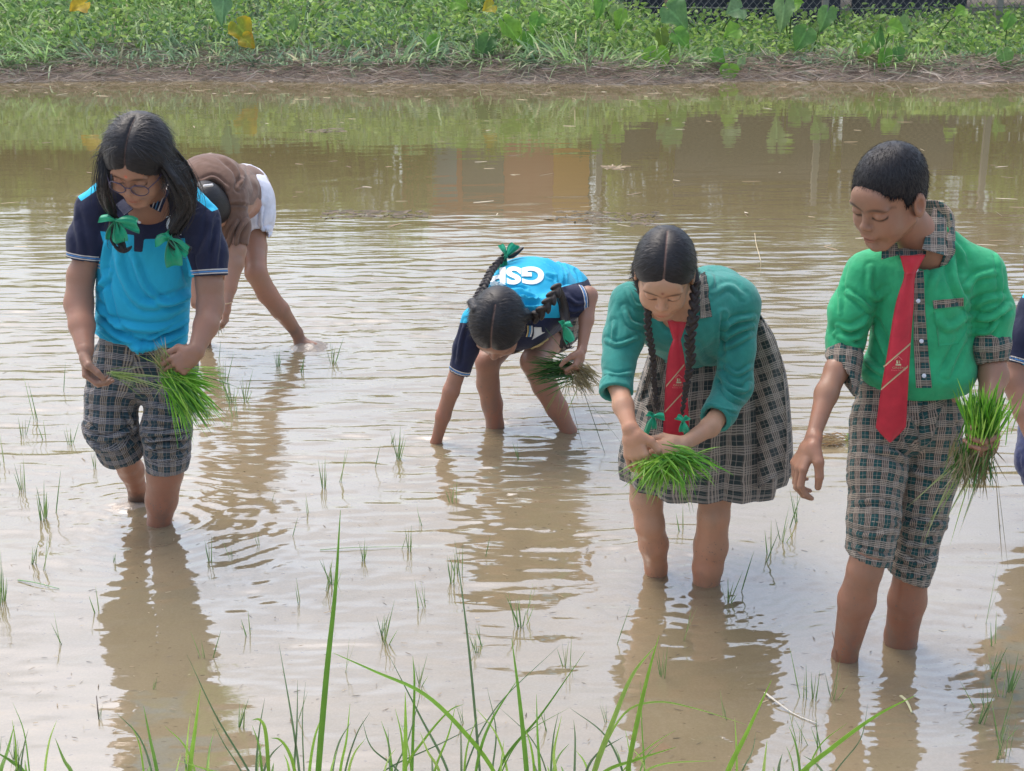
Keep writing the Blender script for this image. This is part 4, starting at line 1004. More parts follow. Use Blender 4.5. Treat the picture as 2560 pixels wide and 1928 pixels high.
def lettering(s, fn, mt, parent, root, cuts=0, bold=0):
    cu = bpy.data.curves.new('t', 'FONT'); cu.body = s; cu.offset = bold; ob = bpy.data.objects.new('t', cu); me = ob.to_mesh(); me2 = me.copy() if False else None
    v = [p.co[:] for p in me.vertices]; f = [list(p.vertices) for p in me.polygons]; ob.to_mesh_clear(); bpy.data.objects.remove(ob)
    if cuts:
        import bmesh
        bm = bmesh.new(); vs = [bm.verts.new(p) for p in v]
        for q in f:
            try: bm.faces.new([vs[i] for i in q])
            except ValueError: pass
        bmesh.ops.triangulate(bm, faces=bm.faces[:]); 
        for _ in range(cuts): bmesh.ops.subdivide_edges(bm, edges=[e for e in bm.edges if e.calc_length() > .12], cuts=1)
        bmesh.ops.triangulate(bm, faces=bm.faces[:]); bm.verts.index_update(); v = [x.co[:] for x in bm.verts]; f = [[x.index for x in q.verts] for q in bm.faces]; bm.free()
    v = np.array(v); v = (v - v.min(0)) / (np.ptp(v, axis=0) + 1e-9)
    out = [fn(a, b) for a, b, c in v]
    me = bpy.data.meshes.new('lettering'); me.from_pydata([tuple(float(c) for c in p) for p in out], [], f); me.materials.append(mt); o = bpy.data.objects.new('lettering', me); COL.objects.link(o); o.parent = parent; o.matrix_parent_inverse = Matrix.Translation(-Vector(parent.location)); return o
def boy():
    root = tag(empty('person', W(2180, 1640)), 'standing schoolboy in bright green shirt, red tie and rolled plaid trousers, looking down sideways', 'person')
    Yt = 3.62
    S = SDF(); H = Head(2226, 452, 3.50, -52, 27, 6, 1.035)
    H.build(S, .93, J(2318, 618, 3.60), .052)
    # trunk and limbs
    S.econe(J(2296, 985, Yt), J(2312, 740, Yt), .105, .095, (1, 0, 0), .075, .085, .02); S.econe(J(2215, 690, Yt), J(2405, 690, Yt), .035, .035, (0, 0, 1), .04, .04, .03); S.cone(J(2310, 690, Yt), J(2318, 618, 3.60), .06, .052, .03)
    limb(S, [(2180, 700, 3.62, 56), (2124, 850, 3.60, 58), (2092, 925, 3.545, 58), (2066, 985, 3.50, 56), (2034, 1090, 3.42, 36)])
    limb(S, [(2436, 700, 3.62, 64), (2478, 880, 3.60, 66), (2484, 940, 3.56, 70), (2468, 1050, 3.44, 42)])
    limb(S, [(2200, 1040, 3.60, 120), (2172, 1390, 3.44, 84), (2162, 1425, 3.44, 84), (2142, 1500, 3.47, 90), (2112, 1640, 3.54, 60), (2110, 1700, 3.54, 62)])
    limb(S, [(2325, 1040, 3.64, 120), (2280, 1420, 3.56, 84), (2268, 1500, 3.58, 92), (2252, 1590, 3.62, 78), (2248, 1660, 3.62, 76)])
    # hanging hand: fingers closing on the thumb
    w = J(2036, 1096, 3.415)
    hand(S, w, (-.55, -.2, -1), (.85, .15, -.5), 1, .195, ((.35, .75, .35), (.4, .8, .4), (.5, .85, .4), (.6, .9, .5)), .02, (.9, .15, .55))
    # hand round the bundle
    w2 = J(2474, 1062, 3.42)
    hand(S, w2, (-.10, -.92, -.40), (-1, .05, 0), -1, .180, ((.95, 1.0, .5), (1.0, 1.0, .5), (1.0, 1.0, .6), (1.05, 1.0, .6)), .0, (.45, .35, .8))
    skin_mesh(S, root, SKIN['e'], [H])
    # hair
    HS = hair_cap(H, 'boy', False, .0055); V, Q = HS.mesh(.0030); V = wrinkle(V, Q, .0006, (.02, .02, .03), 5)
    ho = mesh_obj('hair', V, Q, MHAIR, root, attrs={'uvw': hair_uv(V, H, 'boy')}); add_strands(root, ho, V, Q, H, 'boy', 22000, (.006, .013), width=.0008, lift=.16)
    # shirt
    T = SDF()
    limb(T, [(2166, 690, 3.62, 104), (2128, 780, 3.61, 108), (2114, 850, 3.60, 90), (2106, 905, 3.575, 80)], .02)
    limb(T, [(2450, 690, 3.62, 116), (2474, 775, 3.61, 112), (2477, 862, 3.595, 96)], .02)
    for p, q in ((J(2107, 893, 3.58), J(2120, 820, 3.605)), (J(2477, 855, 3.595), J(2474, 775, 3.61))):
        ax = nrm(p - q); T.plane_cut(p, ax, p - .08, p + .08, .003)
    T.econe(J(2298, 940, Yt), J(2308, 740, Yt), .140, .124, (1, 0, .03), .108, .112, .012)
    T.econe(J(2310, 690, Yt), J(2330, 625, Yt + .01), .135, .075, (1, 0, 0), .10, .06, .03)
    T.cone(J(2168, 680, 3.62), J(2325, 612, 3.62), .050, .045, .03); T.cone(J(2325, 612, 3.62), J(2450, 678, 3.62), .048, .054, .03)
    T.ell(J(2296, 925, Yt - .01), (.148, .112, .06), None, .03)
    T.plane_cut(J(2240, 974, Yt), (0.03, 0, -1))
    # openings
    T.cone(H.L(0, -.015, -.06), J(2313, 640, 3.58), .056, .050, .004, True)
    z6 = lambda pts: [(1950 + x * .3782, 330 + y * .3782) for x, y in pts]
    fl = [(z6([(600, 1180), (520, 1110), (440, 1060)]), 5, .006), (z6([(590, 1240), (480, 1300), (380, 1290)]), 6, .006), (z6([(560, 1330), (470, 1370), (370, 1330)]), 6, .007), (z6([(540, 1420), (460, 1400), (380, 1370)]), 5, .006),
          (z6([(600, 900), (590, 1040), (640, 1100), (700, 1050)]), 6, .004), (z6([(620, 1270), (680, 1400), (720, 1540)]), 6, .006), (z6([(540, 1480), (620, 1560), (700, 1600)]), 6, .005),
          (z6([(1240, 1150), (1190, 1060), (1150, 960), (1140, 820)]), 7, .006), (z6([(1270, 1160), (1360, 1110), (1470, 1090)]), 6, .006), (z6([(1280, 1230), (1400, 1230), (1520, 1150)]), 6, .008), (z6([(1270, 1330), (1380, 1320), (1440, 1240)]), 5, .006),
          (z6([(1240, 1040), (1300, 960), (1420, 930)]), 6, .005), (z6([(1050, 1230), (1120, 1300), (1260, 1200)]), 7, .005), (z6([(1230, 1330), (1160, 1470), (1100, 1600)]), 7, .005), (z6([(1050, 900), (1010, 1000), (1000, 1100)]), 8, .004),
          (z6([(1110, 700), (1200, 800), (1220, 900)]), 6, .004), (z6([(430, 800), (400, 1000), (395, 1200)]), 4, .003), (z6([(1430, 780), (1460, 950), (1460, 1130)]), 4, .003)]
    o, V, Q = cloth_mesh(T, root, 'shirt', M_GREEN, .0048, [(.0022, (.06, .06, .10), 11), (.0010, (.02, .02, .026), 12)], fl)
    bv = bvh_of([o])
    # rolled plaid cuffs
    def cuff(name, pts, seg, hole, seed, slant=None):
        C = SDF(); limb(C, pts, .012); C.cone(*hole, .004, True)
        if slant: C.plane_cut(J(*slant[0]), slant[1], k=.002)
        a, b = J(*pts[0][:3]), J(*pts[-1][:3]); return cloth_mesh(C, root, name, PL_E, .0042, [(.003, (.02, .02, .016), seed)], segs=[(a, b, (0, -1, 0), 0)], rc=.055)
    cuff('cuff', [(2110, 893, 3.575, 94), (2103, 968, 3.53, 84)], 0, (J(2100, 930, 3.54), J(2085, 1010, 3.49), .030, .050), 5, ((2097, 938, 3.53), (-.80, 0, -.60)))
    cuff('cuff', [(2476, 862, 3.59, 103), (2478, 893, 3.585, 86)], 0, (J(2479, 890, 3.585), J(2483, 930, 3.57), .033, .045), 6)
    # collar
    flap(root, 'collar', PL_E, [(2205, 616, 3.535), (2243, 608, 3.515), (2248, 636, 3.492), (2203, 647, 3.505)], .004)
    flap(root, 'collar', PL_E, [(2334, 515, 3.59), (2366, 545, 3.60), (2370, 640, 3.525), (2306, 622, 3.490)], .016)
    flap(root, 'collar', PL_E, [(2246, 622, 3.545), (2318, 612, 3.55), (2314, 641, 3.515), (2250, 640, 3.512)], .006)
    C = SDF(); a = J(2322, 560, 3.63); b = J(2290, 632, 3.555)
    C.cone(a + (0, 0, .0), J(2318, 618, 3.6), .064, .070, .01); C.cone(a + np.array([-.03, -.05, .05]), J(2300, 650, 3.53), .060, .060, .004, True); C.cone(J(2318, 500, 3.60), J(2316, 640, 3.6), .058, .056, .003, True)
    C.plane_cut(J(2300, 560, 3.60), (-.45, -.5, .75)); cloth_mesh(C, root, 'collar', PL_E, .004, segs=[(a, J(2318, 660, 3.6), (0, -1, 0), 0)], rc=.07)
    # placket, pocket, buttons
    lay(root, 'placket', PL_E, bv, z6([(885, 850), (885, 1100), (885, 1400), (900, 1690)]), z6([(945, 840), (955, 1100), (975, 1400), (1003, 1690)]), 6, 40, .003)
    lay(root, 'pocket', M_GREEN, bv, z6([(1015, 1165), (1035, 1300), (1050, 1415)]), z6([(1212, 1150), (1235, 1290), (1180, 1400)]), 10, 14, .0015)
    lay(root, 'pocket_band', PL_E, bv, z6([(1010, 1115), (1016, 1168)]), z6([(1212, 1098), (1212, 1148)]), 14, 5, .0035)
    for x, y in z6([(898, 920), (914, 1115), (935, 1380), (950, 1612)]):
        p = cast(bv, x, y, .008)
        if p is not None:
            g = SDF(); vw = nrm(CAM - p); f = np.stack([nrm(np.cross(vw, (0, 0, 1))), vw, (0, 0, 1)], 1); g.ell(p, (.0058, .0022, .0058), f, .001); v, q = g.mesh(.0016); mesh_obj('button', v, q, M_BTN, root)
    tie(root, [(2260, 684), (2258, 700), (2238, 765), (2216, 895), (2202, 976), (2189, 1069)], [(2290, 682), (2286, 708), (2284, 765), (2276, 870), (2270, 976), (2265, 1067)], [(2203, 1086), (2214, 1097), (2223, 1106)], [(2252, 1083), (2239, 1095), (2228, 1106)],
        lambda q: np.interp(q, [640, 700, 760, 930, 1070, 1110], [3.50, 3.492, 3.487, 3.470, 3.478, 3.482]), [(2250, 640), (2314, 637), (2262, 686), (2289, 684), 3.485],
        [((2209, 917), (2277, 859)), ((2202, 974), (2270, 916))], (2246, 905), 1.0)
    # trousers
    P = SDF(); Y0 = 3.62
    P.econe(J(2262, 955, Y0), J(2266, 1060, Y0 - .01), .118, .135, (1, 0, 0), .088, .098, .02)
    a1 = limb(P, [(2202, 1045, 3.60, 150), (2192, 1180, 3.54, 138), (2184, 1300, 3.48, 122), (2170, 1400, 3.45, 116)], .02)
    a2 = limb(P, [(2330, 1045, 3.63, 150), (2318, 1180, 3.60, 148), (2300, 1300, 3.575, 124), (2282, 1395, 3.56, 108), (2268, 1455, 3.565, 104)], .02)
    P.cone(J(2166, 1395, 3.45), J(2160, 1440, 3.45), .047, .050, .004, True); P.cone(J(2268, 1445, 3.56), J(2264, 1490, 3.57), .042, .046, .004, True)
    for px, py, Yc, nx in ((2168, 1392, 3.45, .42), (2266, 1440, 3.565, .5)):
        c_ = J(px, py, Yc); P.plane_cut(c_, (nx * -.7, 0, -1), c_ - [.08 if nx < .45 else .055, .1, .12], c_ + [.055 if nx < .45 else .09, .1, .10], .002)
    P.plane_cut(J(2262, 952, Y0), (0, 0, 1), k=.003)
    z7 = lambda pts: [(1950 + x * .5041, 860 + y * .5041) for x, y in pts]
    fl = [(z7([(370, 790), (470, 780), (570, 800)]), 4, .004), (z7([(640, 590), (560, 540), (450, 520)]), 6, .006), (z7([(640, 560), (600, 480), (570, 420)]), 5, .004), (z7([(640, 620), (720, 660), (820, 640)]), 6, .005), (z7([(360, 1000), (450, 1040), (540, 1060)]), 4, .005),
          (z7([(600, 900), (700, 880), (820, 900)]), 5, .006), (z7([(590, 980), (690, 1000), (790, 970)]), 5, .006), (z7([(580, 1040), (680, 1090), (770, 1060)]), 5, .007), (z7([(570, 1090), (660, 1150), (750, 1130)]), 4, .006), (z7([(350, 930), (440, 950), (560, 930)]), 5, .004), (z7([(715, 260), (700, 360), (690, 470)]), 3, -.004)]
    fr = (0, -1, 0)
    segs = [(J(2262, 900, Y0), J(2266, 1060, Y0), fr, -.16 - .012), (a1[0], a1[1], fr, 0), (a1[1], a1[2], fr, np.linalg.norm(a1[1] - a1[0])), (a1[2], a1[3], fr, np.linalg.norm(a1[1] - a1[0]) + np.linalg.norm(a1[2] - a1[1])),
            (a2[0], a2[1], fr, 0), (a2[1], a2[2], fr, np.linalg.norm(a2[1] - a2[0])), (a2[2], a2[4], fr, np.linalg.norm(a2[1] - a2[0]) + np.linalg.norm(a2[2] - a2[1]))]
    cloth_mesh(P, root, 'trousers', PL_E, .005, [(.004, (.04, .04, .03), 21), (.0022, (.015, .015, .012), 22)], fl, segs=segs, rc=.075)
    # the bundle in his hand
    c = w2 + nrm((-.10, -.92, -.40)) * .078 + np.array([-.034, .002, 0])
    seedlings('seedling_bundle', 'bright green bundle of rice seedlings held upright by the boy in green shirt', c,
              [('leaves', 260, c + [0, 0, .01], (.018, .016, .012), (-.02, -.1, 1), (.20, .14, .05), (.09, .165), .0048, .08, LG + LG + DG),
               ('roots', 300, c - [.012, 0, .0], (.024, .016, .014), (-.10, -.05, -1), (.30, .2, .12), (.05, .14), .0034, -.1, RT + RT + DG),
               ('stray_leaves', 12, c - [.012, 0, .02], (.02, .01, .014), (-.55, -.05, -1), (.22, .16, .30), (.15, .22), .0036, .2, PG), ('long_root', 2, c + [.04, 0, -.05], (.004, .01, .004), (.22, 0, -1), (.03, .02, .02), (.26, .32), .0022, .0, RT)])
boy()
# ================================================================== girl in the blue polo (left)
def sleeve_attr(poly_cyan, pale, ends):
    def f(V, Q):
        px, py = proj(V); mk = -poly_sd(px, py, poly_cyan)
        mk2 = np.max([poly_sd(px, py, p) for p in pale], 0) if pale else np.full(len(V), -9.0)
        cf = np.full(len(V), 1.0)
        for end, ax, rad in ends:
            ax = nrm(ax); d = (end - V) @ ax; q = V - end; r = np.linalg.norm(q - (q @ ax)[:, None] * ax, axis=1); cf = np.where(r < rad, np.minimum(cf, np.abs(d)), cf)
        return {'mk': mk, 'mk2': mk2, 'cuff': cf}
    return f
def lock(S, pts, r0, r1, n, spread, seed, k=.003):
    r = np.random.default_rng(seed); P = spline(pts, 14)
    for i in range(n):
        o = r.normal(size=3) * spread; o2 = r.normal(size=3) * spread * .7; t = np.linspace(0, 1, 14)[:, None]
        Q = P + o * np.sin(t * 3.0) ** .5 + o2 * np.sin(t * 6); S.chain(list(Q[::1]), list(np.linspace(r0, r1, 14) * r.uniform(.7, 1.2)), k)
def girl_blue():
    root = tag(empty('person', W(380, 1290)), 'standing schoolgirl in blue and navy polo with glasses and rolled plaid trousers, sorting seedlings', 'person')
    S = SDF(); H = Head(345, 374, 4.20, -12, 37, 9, 1.03)
    H.build(S, 1.06, J(372, 520, 4.40), .055)
    S.econe(J(355, 880, 4.47), J(368, 600, 4.45), .12, .13, (1, 0, 0), .08, .09, .02); S.econe(J(265, 560, 4.44), J(475, 575, 4.44), .035, .035, (0, 0, 1), .04, .04, .03); S.cone(J(370, 560, 4.44), J(370, 520, 4.40), .06, .055, .03)
    limb(S, [(244, 565, 4.43, 56), (202, 690, 4.40, 66), (197, 760, 4.37, 70), (205, 815, 4.31, 62), (213, 872, 4.24, 44)])
    limb(S, [(492, 585, 4.43, 56), (524, 710, 4.38, 66), (526, 765, 4.36, 66), (515, 815, 4.30, 60), (492, 872, 4.23, 42)])
    limb(S, [(292, 930, 4.48, 100), (278, 1060, 4.42, 84), (300, 1120, 4.50, 74), (328, 1175, 4.60, 62), (343, 1222, 4.66, 44), (345, 1265, 4.69, 50), (345, 1310, 4.70, 55)])
    limb(S, [(415, 930, 4.48, 100), (415, 1100, 4.40, 80), (412, 1180, 4.43, 90), (404, 1250, 4.46, 78), (398, 1310, 4.48, 56), (398, 1350, 4.48, 58)])
    w = J(214, 878, 4.23)
    hand(S, w, (.05, -.22, -1), (1, .05, -.1), 1, .175, ((.85, .75, .3), (.85, .8, .3), (.8, .9, .4), (.75, .9, .5)), .0, (.75, -.05, .75))
    w2 = J(494, 880, 4.22)
    hand(S, w2, (-.80, -.22, -.52), (-.1, 1, -.15), -1, .175, ((.5, .9, .6), (.6, 1.0, .6), (.7, 1.0, .6), (.8, 1.0, .6)), .03, (.95, .15, -.05))
    skin_mesh(S, root, SKIN['a'], [H], mud=[(J(345, 1250, 4.67), .055, (.10, .12, .13))], tika=(1.9, .45, .12))
    # hair
    HS = hair_cap(H, 'loose', True, .019)
    LK = [([H.L(-.062, .010, .085), H.L(-.082, .012, .03), J(258, 455, 4.17), J(264, 505, 4.22), J(286, 545, 4.26)], .006, .004, 12, .0085, 1),
                                   ([J(288, 545, 4.26), J(290, 575, 4.26), J(292, 600, 4.26), J(306, 628, 4.25)], .007, .003, 10, .007, 2), ([J(300, 622, 4.25), J(316, 625, 4.25), J(330, 614, 4.25)], .006, .0012, 2, .002, 9),
                                   ([H.L(.062, .0, .080), H.L(.085, .010, .02), J(452, 470, 4.19), J(462, 520, 4.25), J(438, 565, 4.26), J(424, 592, 4.26)], .0065, .004, 22, .0100, 3),
                                   ([H.L(.05, -.06, .06), J(458, 430, 4.30), J(476, 500, 4.30), J(450, 545, 4.27)], .0065, .004, 14, .009, 4),
                                   ([J(425, 595, 4.25), J(440, 615, 4.25), J(458, 625, 4.26), J(476, 622, 4.27)], .008, .003, 9, .006, 5)]
    for pts, r0, r1, n, sp, sd in LK:
        lock(HS, pts, r0, r1, n, sp, sd); lock_strands(root, pts, 160 if n > 3 else 12, sp * 1.8, sd)
    V, Q = HS.mesh(.0033); V = wrinkle(V, Q, .0012, (.006, .006, .03), 6)
    ho = mesh_obj('hair', V, Q, MHAIR, root, attrs={'uvw': hair_uv(V, H, 'loose'), 'part': part_attr(V, H, .0018, -.04, .45)}); add_strands(root, ho, V, Q, H, 'loose', 9000, (.03, .07), width=.0011, lift=.045)
    bow(root, J(291, 553, 4.245), [(-1, 0, .45, .055, .024), (1, -.1, .05, .068, .040), (-.35, 0, -1, .050, .034), (.25, -.1, -1, .052, .034)])
    bow(root, J(425, 596, 4.24), [(-1, 0, .1, .045, .034), (-.35, -.1, .9, .030, .025), (1, -.1, -.45, .060, .034), (.1, 0, -1, .068, .044)])
    # polo
    Y = 4.45; T = SDF()
    limb(T, [(236, 545, 4.43, 92), (218, 600, 4.42, 96), (210, 660, 4.41, 88)], .02); limb(T, [(500, 568, 4.43, 98), (518, 630, 4.41, 100), (524, 705, 4.385, 92)], .02)
    for p, q, lo, hi in ((J(209, 649, 4.41), J(222, 535, 4.43), .09, .09), (J(525, 690, 4.39), J(515, 555, 4.43), .09, .09)):
        ax = nrm(p - q); T.plane_cut(p, ax, p - .085, p + .085, .002); T.cone(p - ax * .012, p + ax * .08, .046, .046, .003, True)
    T.econe(J(352, 862, 4.46), J(364, 610, Y), .148, .148, (1, 0, .02), .115, .125, .012); T.econe(J(366, 590, Y), J(374, 490, 4.43), .148, .060, (1, 0, 0), .105, .06, .03)
    T.cone(J(228, 518, 4.43), J(300, 460, 4.43), .048, .046, .03); T.cone(J(300, 460, 4.43), J(434, 464, 4.43), .046, .048, .03); T.cone(J(434, 464, 4.43), J(508, 542, 4.43), .048, .050, .03)
    T.plane_cut(J(352, 871, 4.34), (-.145, 0, -1), k=.003); T.cone(J(352, 872, 4.46), J(352, 940, 4.46), .10, .14, .004, True)
    T.cone(H.L(0, -.01, -.05), J(358, 520, 4.36), .056, .042, .006, True)
    z1 = lambda pts: [(130 + x * .4202, 260 + y * .4202) for x, y in pts]
    fl = [(z1([(330, 800), (300, 1000), (340, 1200), (360, 1290)]), 5, .006), (z1([(380, 860), (430, 1050), (560, 1200), (850, 1130)]), 8, .006), (z1([(480, 900), (560, 1100), (700, 1190), (850, 1110)]), 6, .006),
          (z1([(250, 1270), (400, 1390), (560, 1450), (700, 1400), (830, 1330)]), 6, .010), (z1([(260, 1330), (420, 1440), (580, 1440)]), 4, .007), (z1([(330, 1300), (520, 1340), (700, 1330), (850, 1250)]), 7, .006), (z1([(250, 1110), (310, 1060), (330, 1000)]), 5, .006),
          (z1([(560, 1420), (700, 1350), (830, 1280)]), 4, .006), (z1([(250, 1180), (330, 1280), (440, 1370)]), 5, .007), (z1([(120, 620), (160, 780), (180, 900)]), 7, .003), (z1([(950, 650), (930, 800), (860, 950)]), 7, .004), (z1([(990, 700), (980, 850), (960, 1000)]), 6, .004), (z1([(800, 880), (820, 1000), (850, 1080)]), 6, .006)]
    cy = [(250, 578), (335, 588), (335, 629), (356, 631), (360, 598), (462, 596), (468, 640), (489, 702), (500, 705), (500, 960), (215, 960), (230, 722), (252, 640), (258, 606)]
    pale = [[(184, 478), (262, 420), (268, 458), (203, 503)], [(463, 436), (480, 450), (560, 518), (530, 529), (463, 478)]]
    o, V, Q = cloth_mesh(T, root, 'polo_shirt', M_POLO, .0046, [(.0018, (.07, .07, .12), 31), (.0007, (.022, .022, .03), 32)], fl,
                         attr=sleeve_attr(cy, pale, [(J(209, 649, 4.41), J(209, 649, 4.41) - J(222, 535, 4.43), .064), (J(525, 690, 4.39), J(525, 690, 4.39) - J(515, 555, 4.43), .066)]))
    bv = bvh_of([o])
    flap(root, 'collar', M_POLO, [(392, 452, 4.36), (430, 462, 4.38), (402, 530, 4.285), (374, 516, 4.285)], .006)
    for d_, mt in ((.25, M_CREAM), (.5, M_SKY), (.75, M_CREAM)):
        a_ = np.array([392, 452, 4.355]) * (1 - d_) + np.array([430, 462, 4.375]) * d_; b_ = np.array([374, 516, 4.28]) * (1 - d_) + np.array([402, 530, 4.28]) * d_; flap(root, 'collar_stripe', mt, [tuple(a_ - [1.5, 0, .006]), tuple(a_ + [1.5, 0, -.006]), tuple(b_ + [1.5, 0, -.006]), tuple(b_ - [1.5, 0, .006])], .001, .001, nu=3)
    flap(root, 'collar', M_POLO, [(288, 510, 4.31), (308, 496, 4.33), (332, 522, 4.28), (310, 538, 4.275)], .003)
    for x, y in ((330, 523), (349, 556)):
        p = cast(bv, x, y, .006)
        if p is not None:
            g = SDF(); g.ell(p, (.0065, .003, .0065), None, .001); v, q = g.mesh(.0018); mesh_obj('button', v, q, M_BTN, root)
    zl = lambda pts: [(230 + x * .12206, 520 + y * .12206) for x, y in pts]
    for a, b in (([(1700, 170), (1700, 240)], [(1740, 190), (1790, 240)]), ([(1705, 240), (1700, 330), (1680, 450), (1650, 520)], [(1740, 230), (1770, 330), (1780, 430), (1840, 520)]), ([(1540, 230), (1515, 330), (1530, 430)], [(1585, 200), (1600, 300), (1570, 440)]), ([(1480, 205), (1600, 150)], [(1490, 215), (1605, 165)]), ([(1640, 540), (1660, 560)], [(1830, 540), (1840, 552)])):
        lay(root, 'chest_emblem', M_WPRINT, bv, zl(a), zl(b), 4, 8, .003, .001)
    # glasses
    g = Geo()
    for sg in (-1, 1):
        t = np.linspace(0, 2 * math.pi, 28); path = np.array([H.L(sg * .033 + .0245 * math.cos(a), .098 - .25 * abs(.0245 * math.cos(a)) * (1 if math.cos(a) * sg > 0 else -.3), -.008 + .0205 * math.sin(a)) for a in t])
        v, q, c = tube(path, .0019, 6, False); g.add(v, q); v, q, c = tube(spline([H.L(sg * .057, .090, -.002), H.L(sg * .076, .05, .002), H.L(sg * .082, -.012, .006)], 8), .0017, 5); g.add(v, q, c)
    v, q, c = tube(spline([H.L(-.010, .099, -.003), H.L(0, .103, .001), H.L(.010, .099, -.003)], 6), .0018, 5); g.add(v, q, c)
    gm = M('dark_spectacle_frame', .3, (.06, .045, .09)).m; gl = g.build('glasses', gm, root)
    lm = M('spectacle_lens', .03, (1, 1, 1)); lm.set('Transmission Weight', 1.0); lm.set('IOR', 1.12)
    for sg in (-1, 1):
        t = np.linspace(0, 2 * math.pi, 25)[:-1]; v = [H.L(sg * .033 + .0235 * math.cos(a), .0975, -.008 + .0195 * math.sin(a)) for a in t] + [H.L(sg * .033, .0985, -.008)]; mesh_obj('lens', v, None, lm.m, gl, tris=[(i, (i + 1) % 24, 24) for i in range(24)])
    # trousers
    P = SDF(); P.econe(J(355, 850, 4.47), J(355, 930, 4.47), .135, .145, (1, 0, 0), .100, .105, .02)
    a1 = limb(P, [(290, 920, 4.48, 145), (280, 990, 4.45, 124), (276, 1065, 4.43, 128), (304, 1122, 4.48, 112), (312, 1140, 4.51, 100)], .02)
    a2 = limb(P, [(424, 920, 4.48, 140), (422, 1000, 4.44, 108), (416, 1075, 4.41, 120), (418, 1130, 4.41, 106), (418, 1180, 4.42, 100)], .02)
    c1 = J(312, 1128, 4.49); ax1 = nrm(a1[3] - a1[2]); P.plane_cut(c1, ax1, c1 - .11, c1 + [.10, .11, .10], .003); P.cone(c1 - ax1 * .03, c1 + ax1 * .08, .045, .056, .004, True)
    c2 = J(418, 1172, 4.42); P.plane_cut(c2, (0, 0, -1), c2 - [.066, .09, .09], c2 + [.09, .09, .09], .003); P.cone(c2 + [0, 0, .03], c2 - [0, 0, .07], .050, .057, .004, True)
    z2 = lambda pts: [(130 + x * .3302, 800 + y * .3302) for x, y in pts]
    fl = [(z2([(260, 850), (350, 900), (480, 880), (630, 810)]), 4, .008), (z2([(270, 920), (400, 970), (560, 950), (640, 900)]), 4, .007), (z2([(250, 780), (300, 830), (330, 870)]), 4, .008), (z2([(670, 860), (800, 870), (1040, 830)]), 4, .009), (z2([(690, 920), (850, 900), (1030, 890)]), 4, .008), (z2([(720, 970), (870, 950), (1020, 960)]), 4, .009), (z2([(710, 1040), (860, 1060), (1020, 1010)]), 3, .006), (z2([(560, 700), (600, 780), (630, 860)]), 4, .007), (z2([(740, 620), (850, 680), (1000, 690)]), 5, .005), (z2([(730, 760), (880, 770), (1030, 740)]), 4, .006)]
    fr = (0, -1, 0); ln = lambda a: np.concatenate([[0], np.cumsum([np.linalg.norm(a[i + 1] - a[i]) for i in range(len(a) - 1)])])
    segs = [(a[i], a[i + 1], fr, ln(a)[i]) for a in (a1, a2) for i in range(4)]
    cloth_mesh(P, root, 'trousers', PL_A, .0048, [(.0045, (.04, .04, .025), 41), (.0022, (.014, .014, .012), 42)], fl, segs=segs, rc=.075)
    # seedlings in her hands
    c = w2 + nrm((-.80, -.22, -.52)) * .085 + np.array([-.012, .018, -.020])
    seedlings('seedling_bundle', 'bright green bundle of rice seedlings drooping from the hand of the girl with glasses', c,
              [('leaves', 260, c + [.0, -.01, -.01], (.020, .012, .012), (.62, -.12, -.75), (.22, .12, .20), (.08, .19), .0042, .14, LG + DG),
               ('leaves', 60, c + [.0, -.01, .0], (.015, .012, .008), (.95, -.1, -.18), (.10, .1, .14), (.10, .17), .0038, .12, LG),
               ('roots', 70, c + [-.01, 0, .01], (.014, .012, .012), (-.55, -.05, .75), (.35, .2, .30), (.04, .085), .0028, -.1, PG + RT), ('stray_leaves', 7, c, (.01, .01, .01), (-.9, -.05, -.6), (.2, .1, .35), (.07, .13), .0024, .2, PG)])
    c = J(277, 932, 4.17)
    seedlings('seedling_bundle', 'few thin seedlings stretched between the hands of the girl with glasses', c,
              [('leaves', 26, c, (.006, .006, .006), (1, -.05, -.30), (.05, .05, .20), (.05, .12), .0026, .03, PG), ('long_leaves', 8, c, (.005, .005, .005), (1, .0, -.20), (.03, .04, .15), (.15, .20), .0024, .02, PG)])
girl_blue()
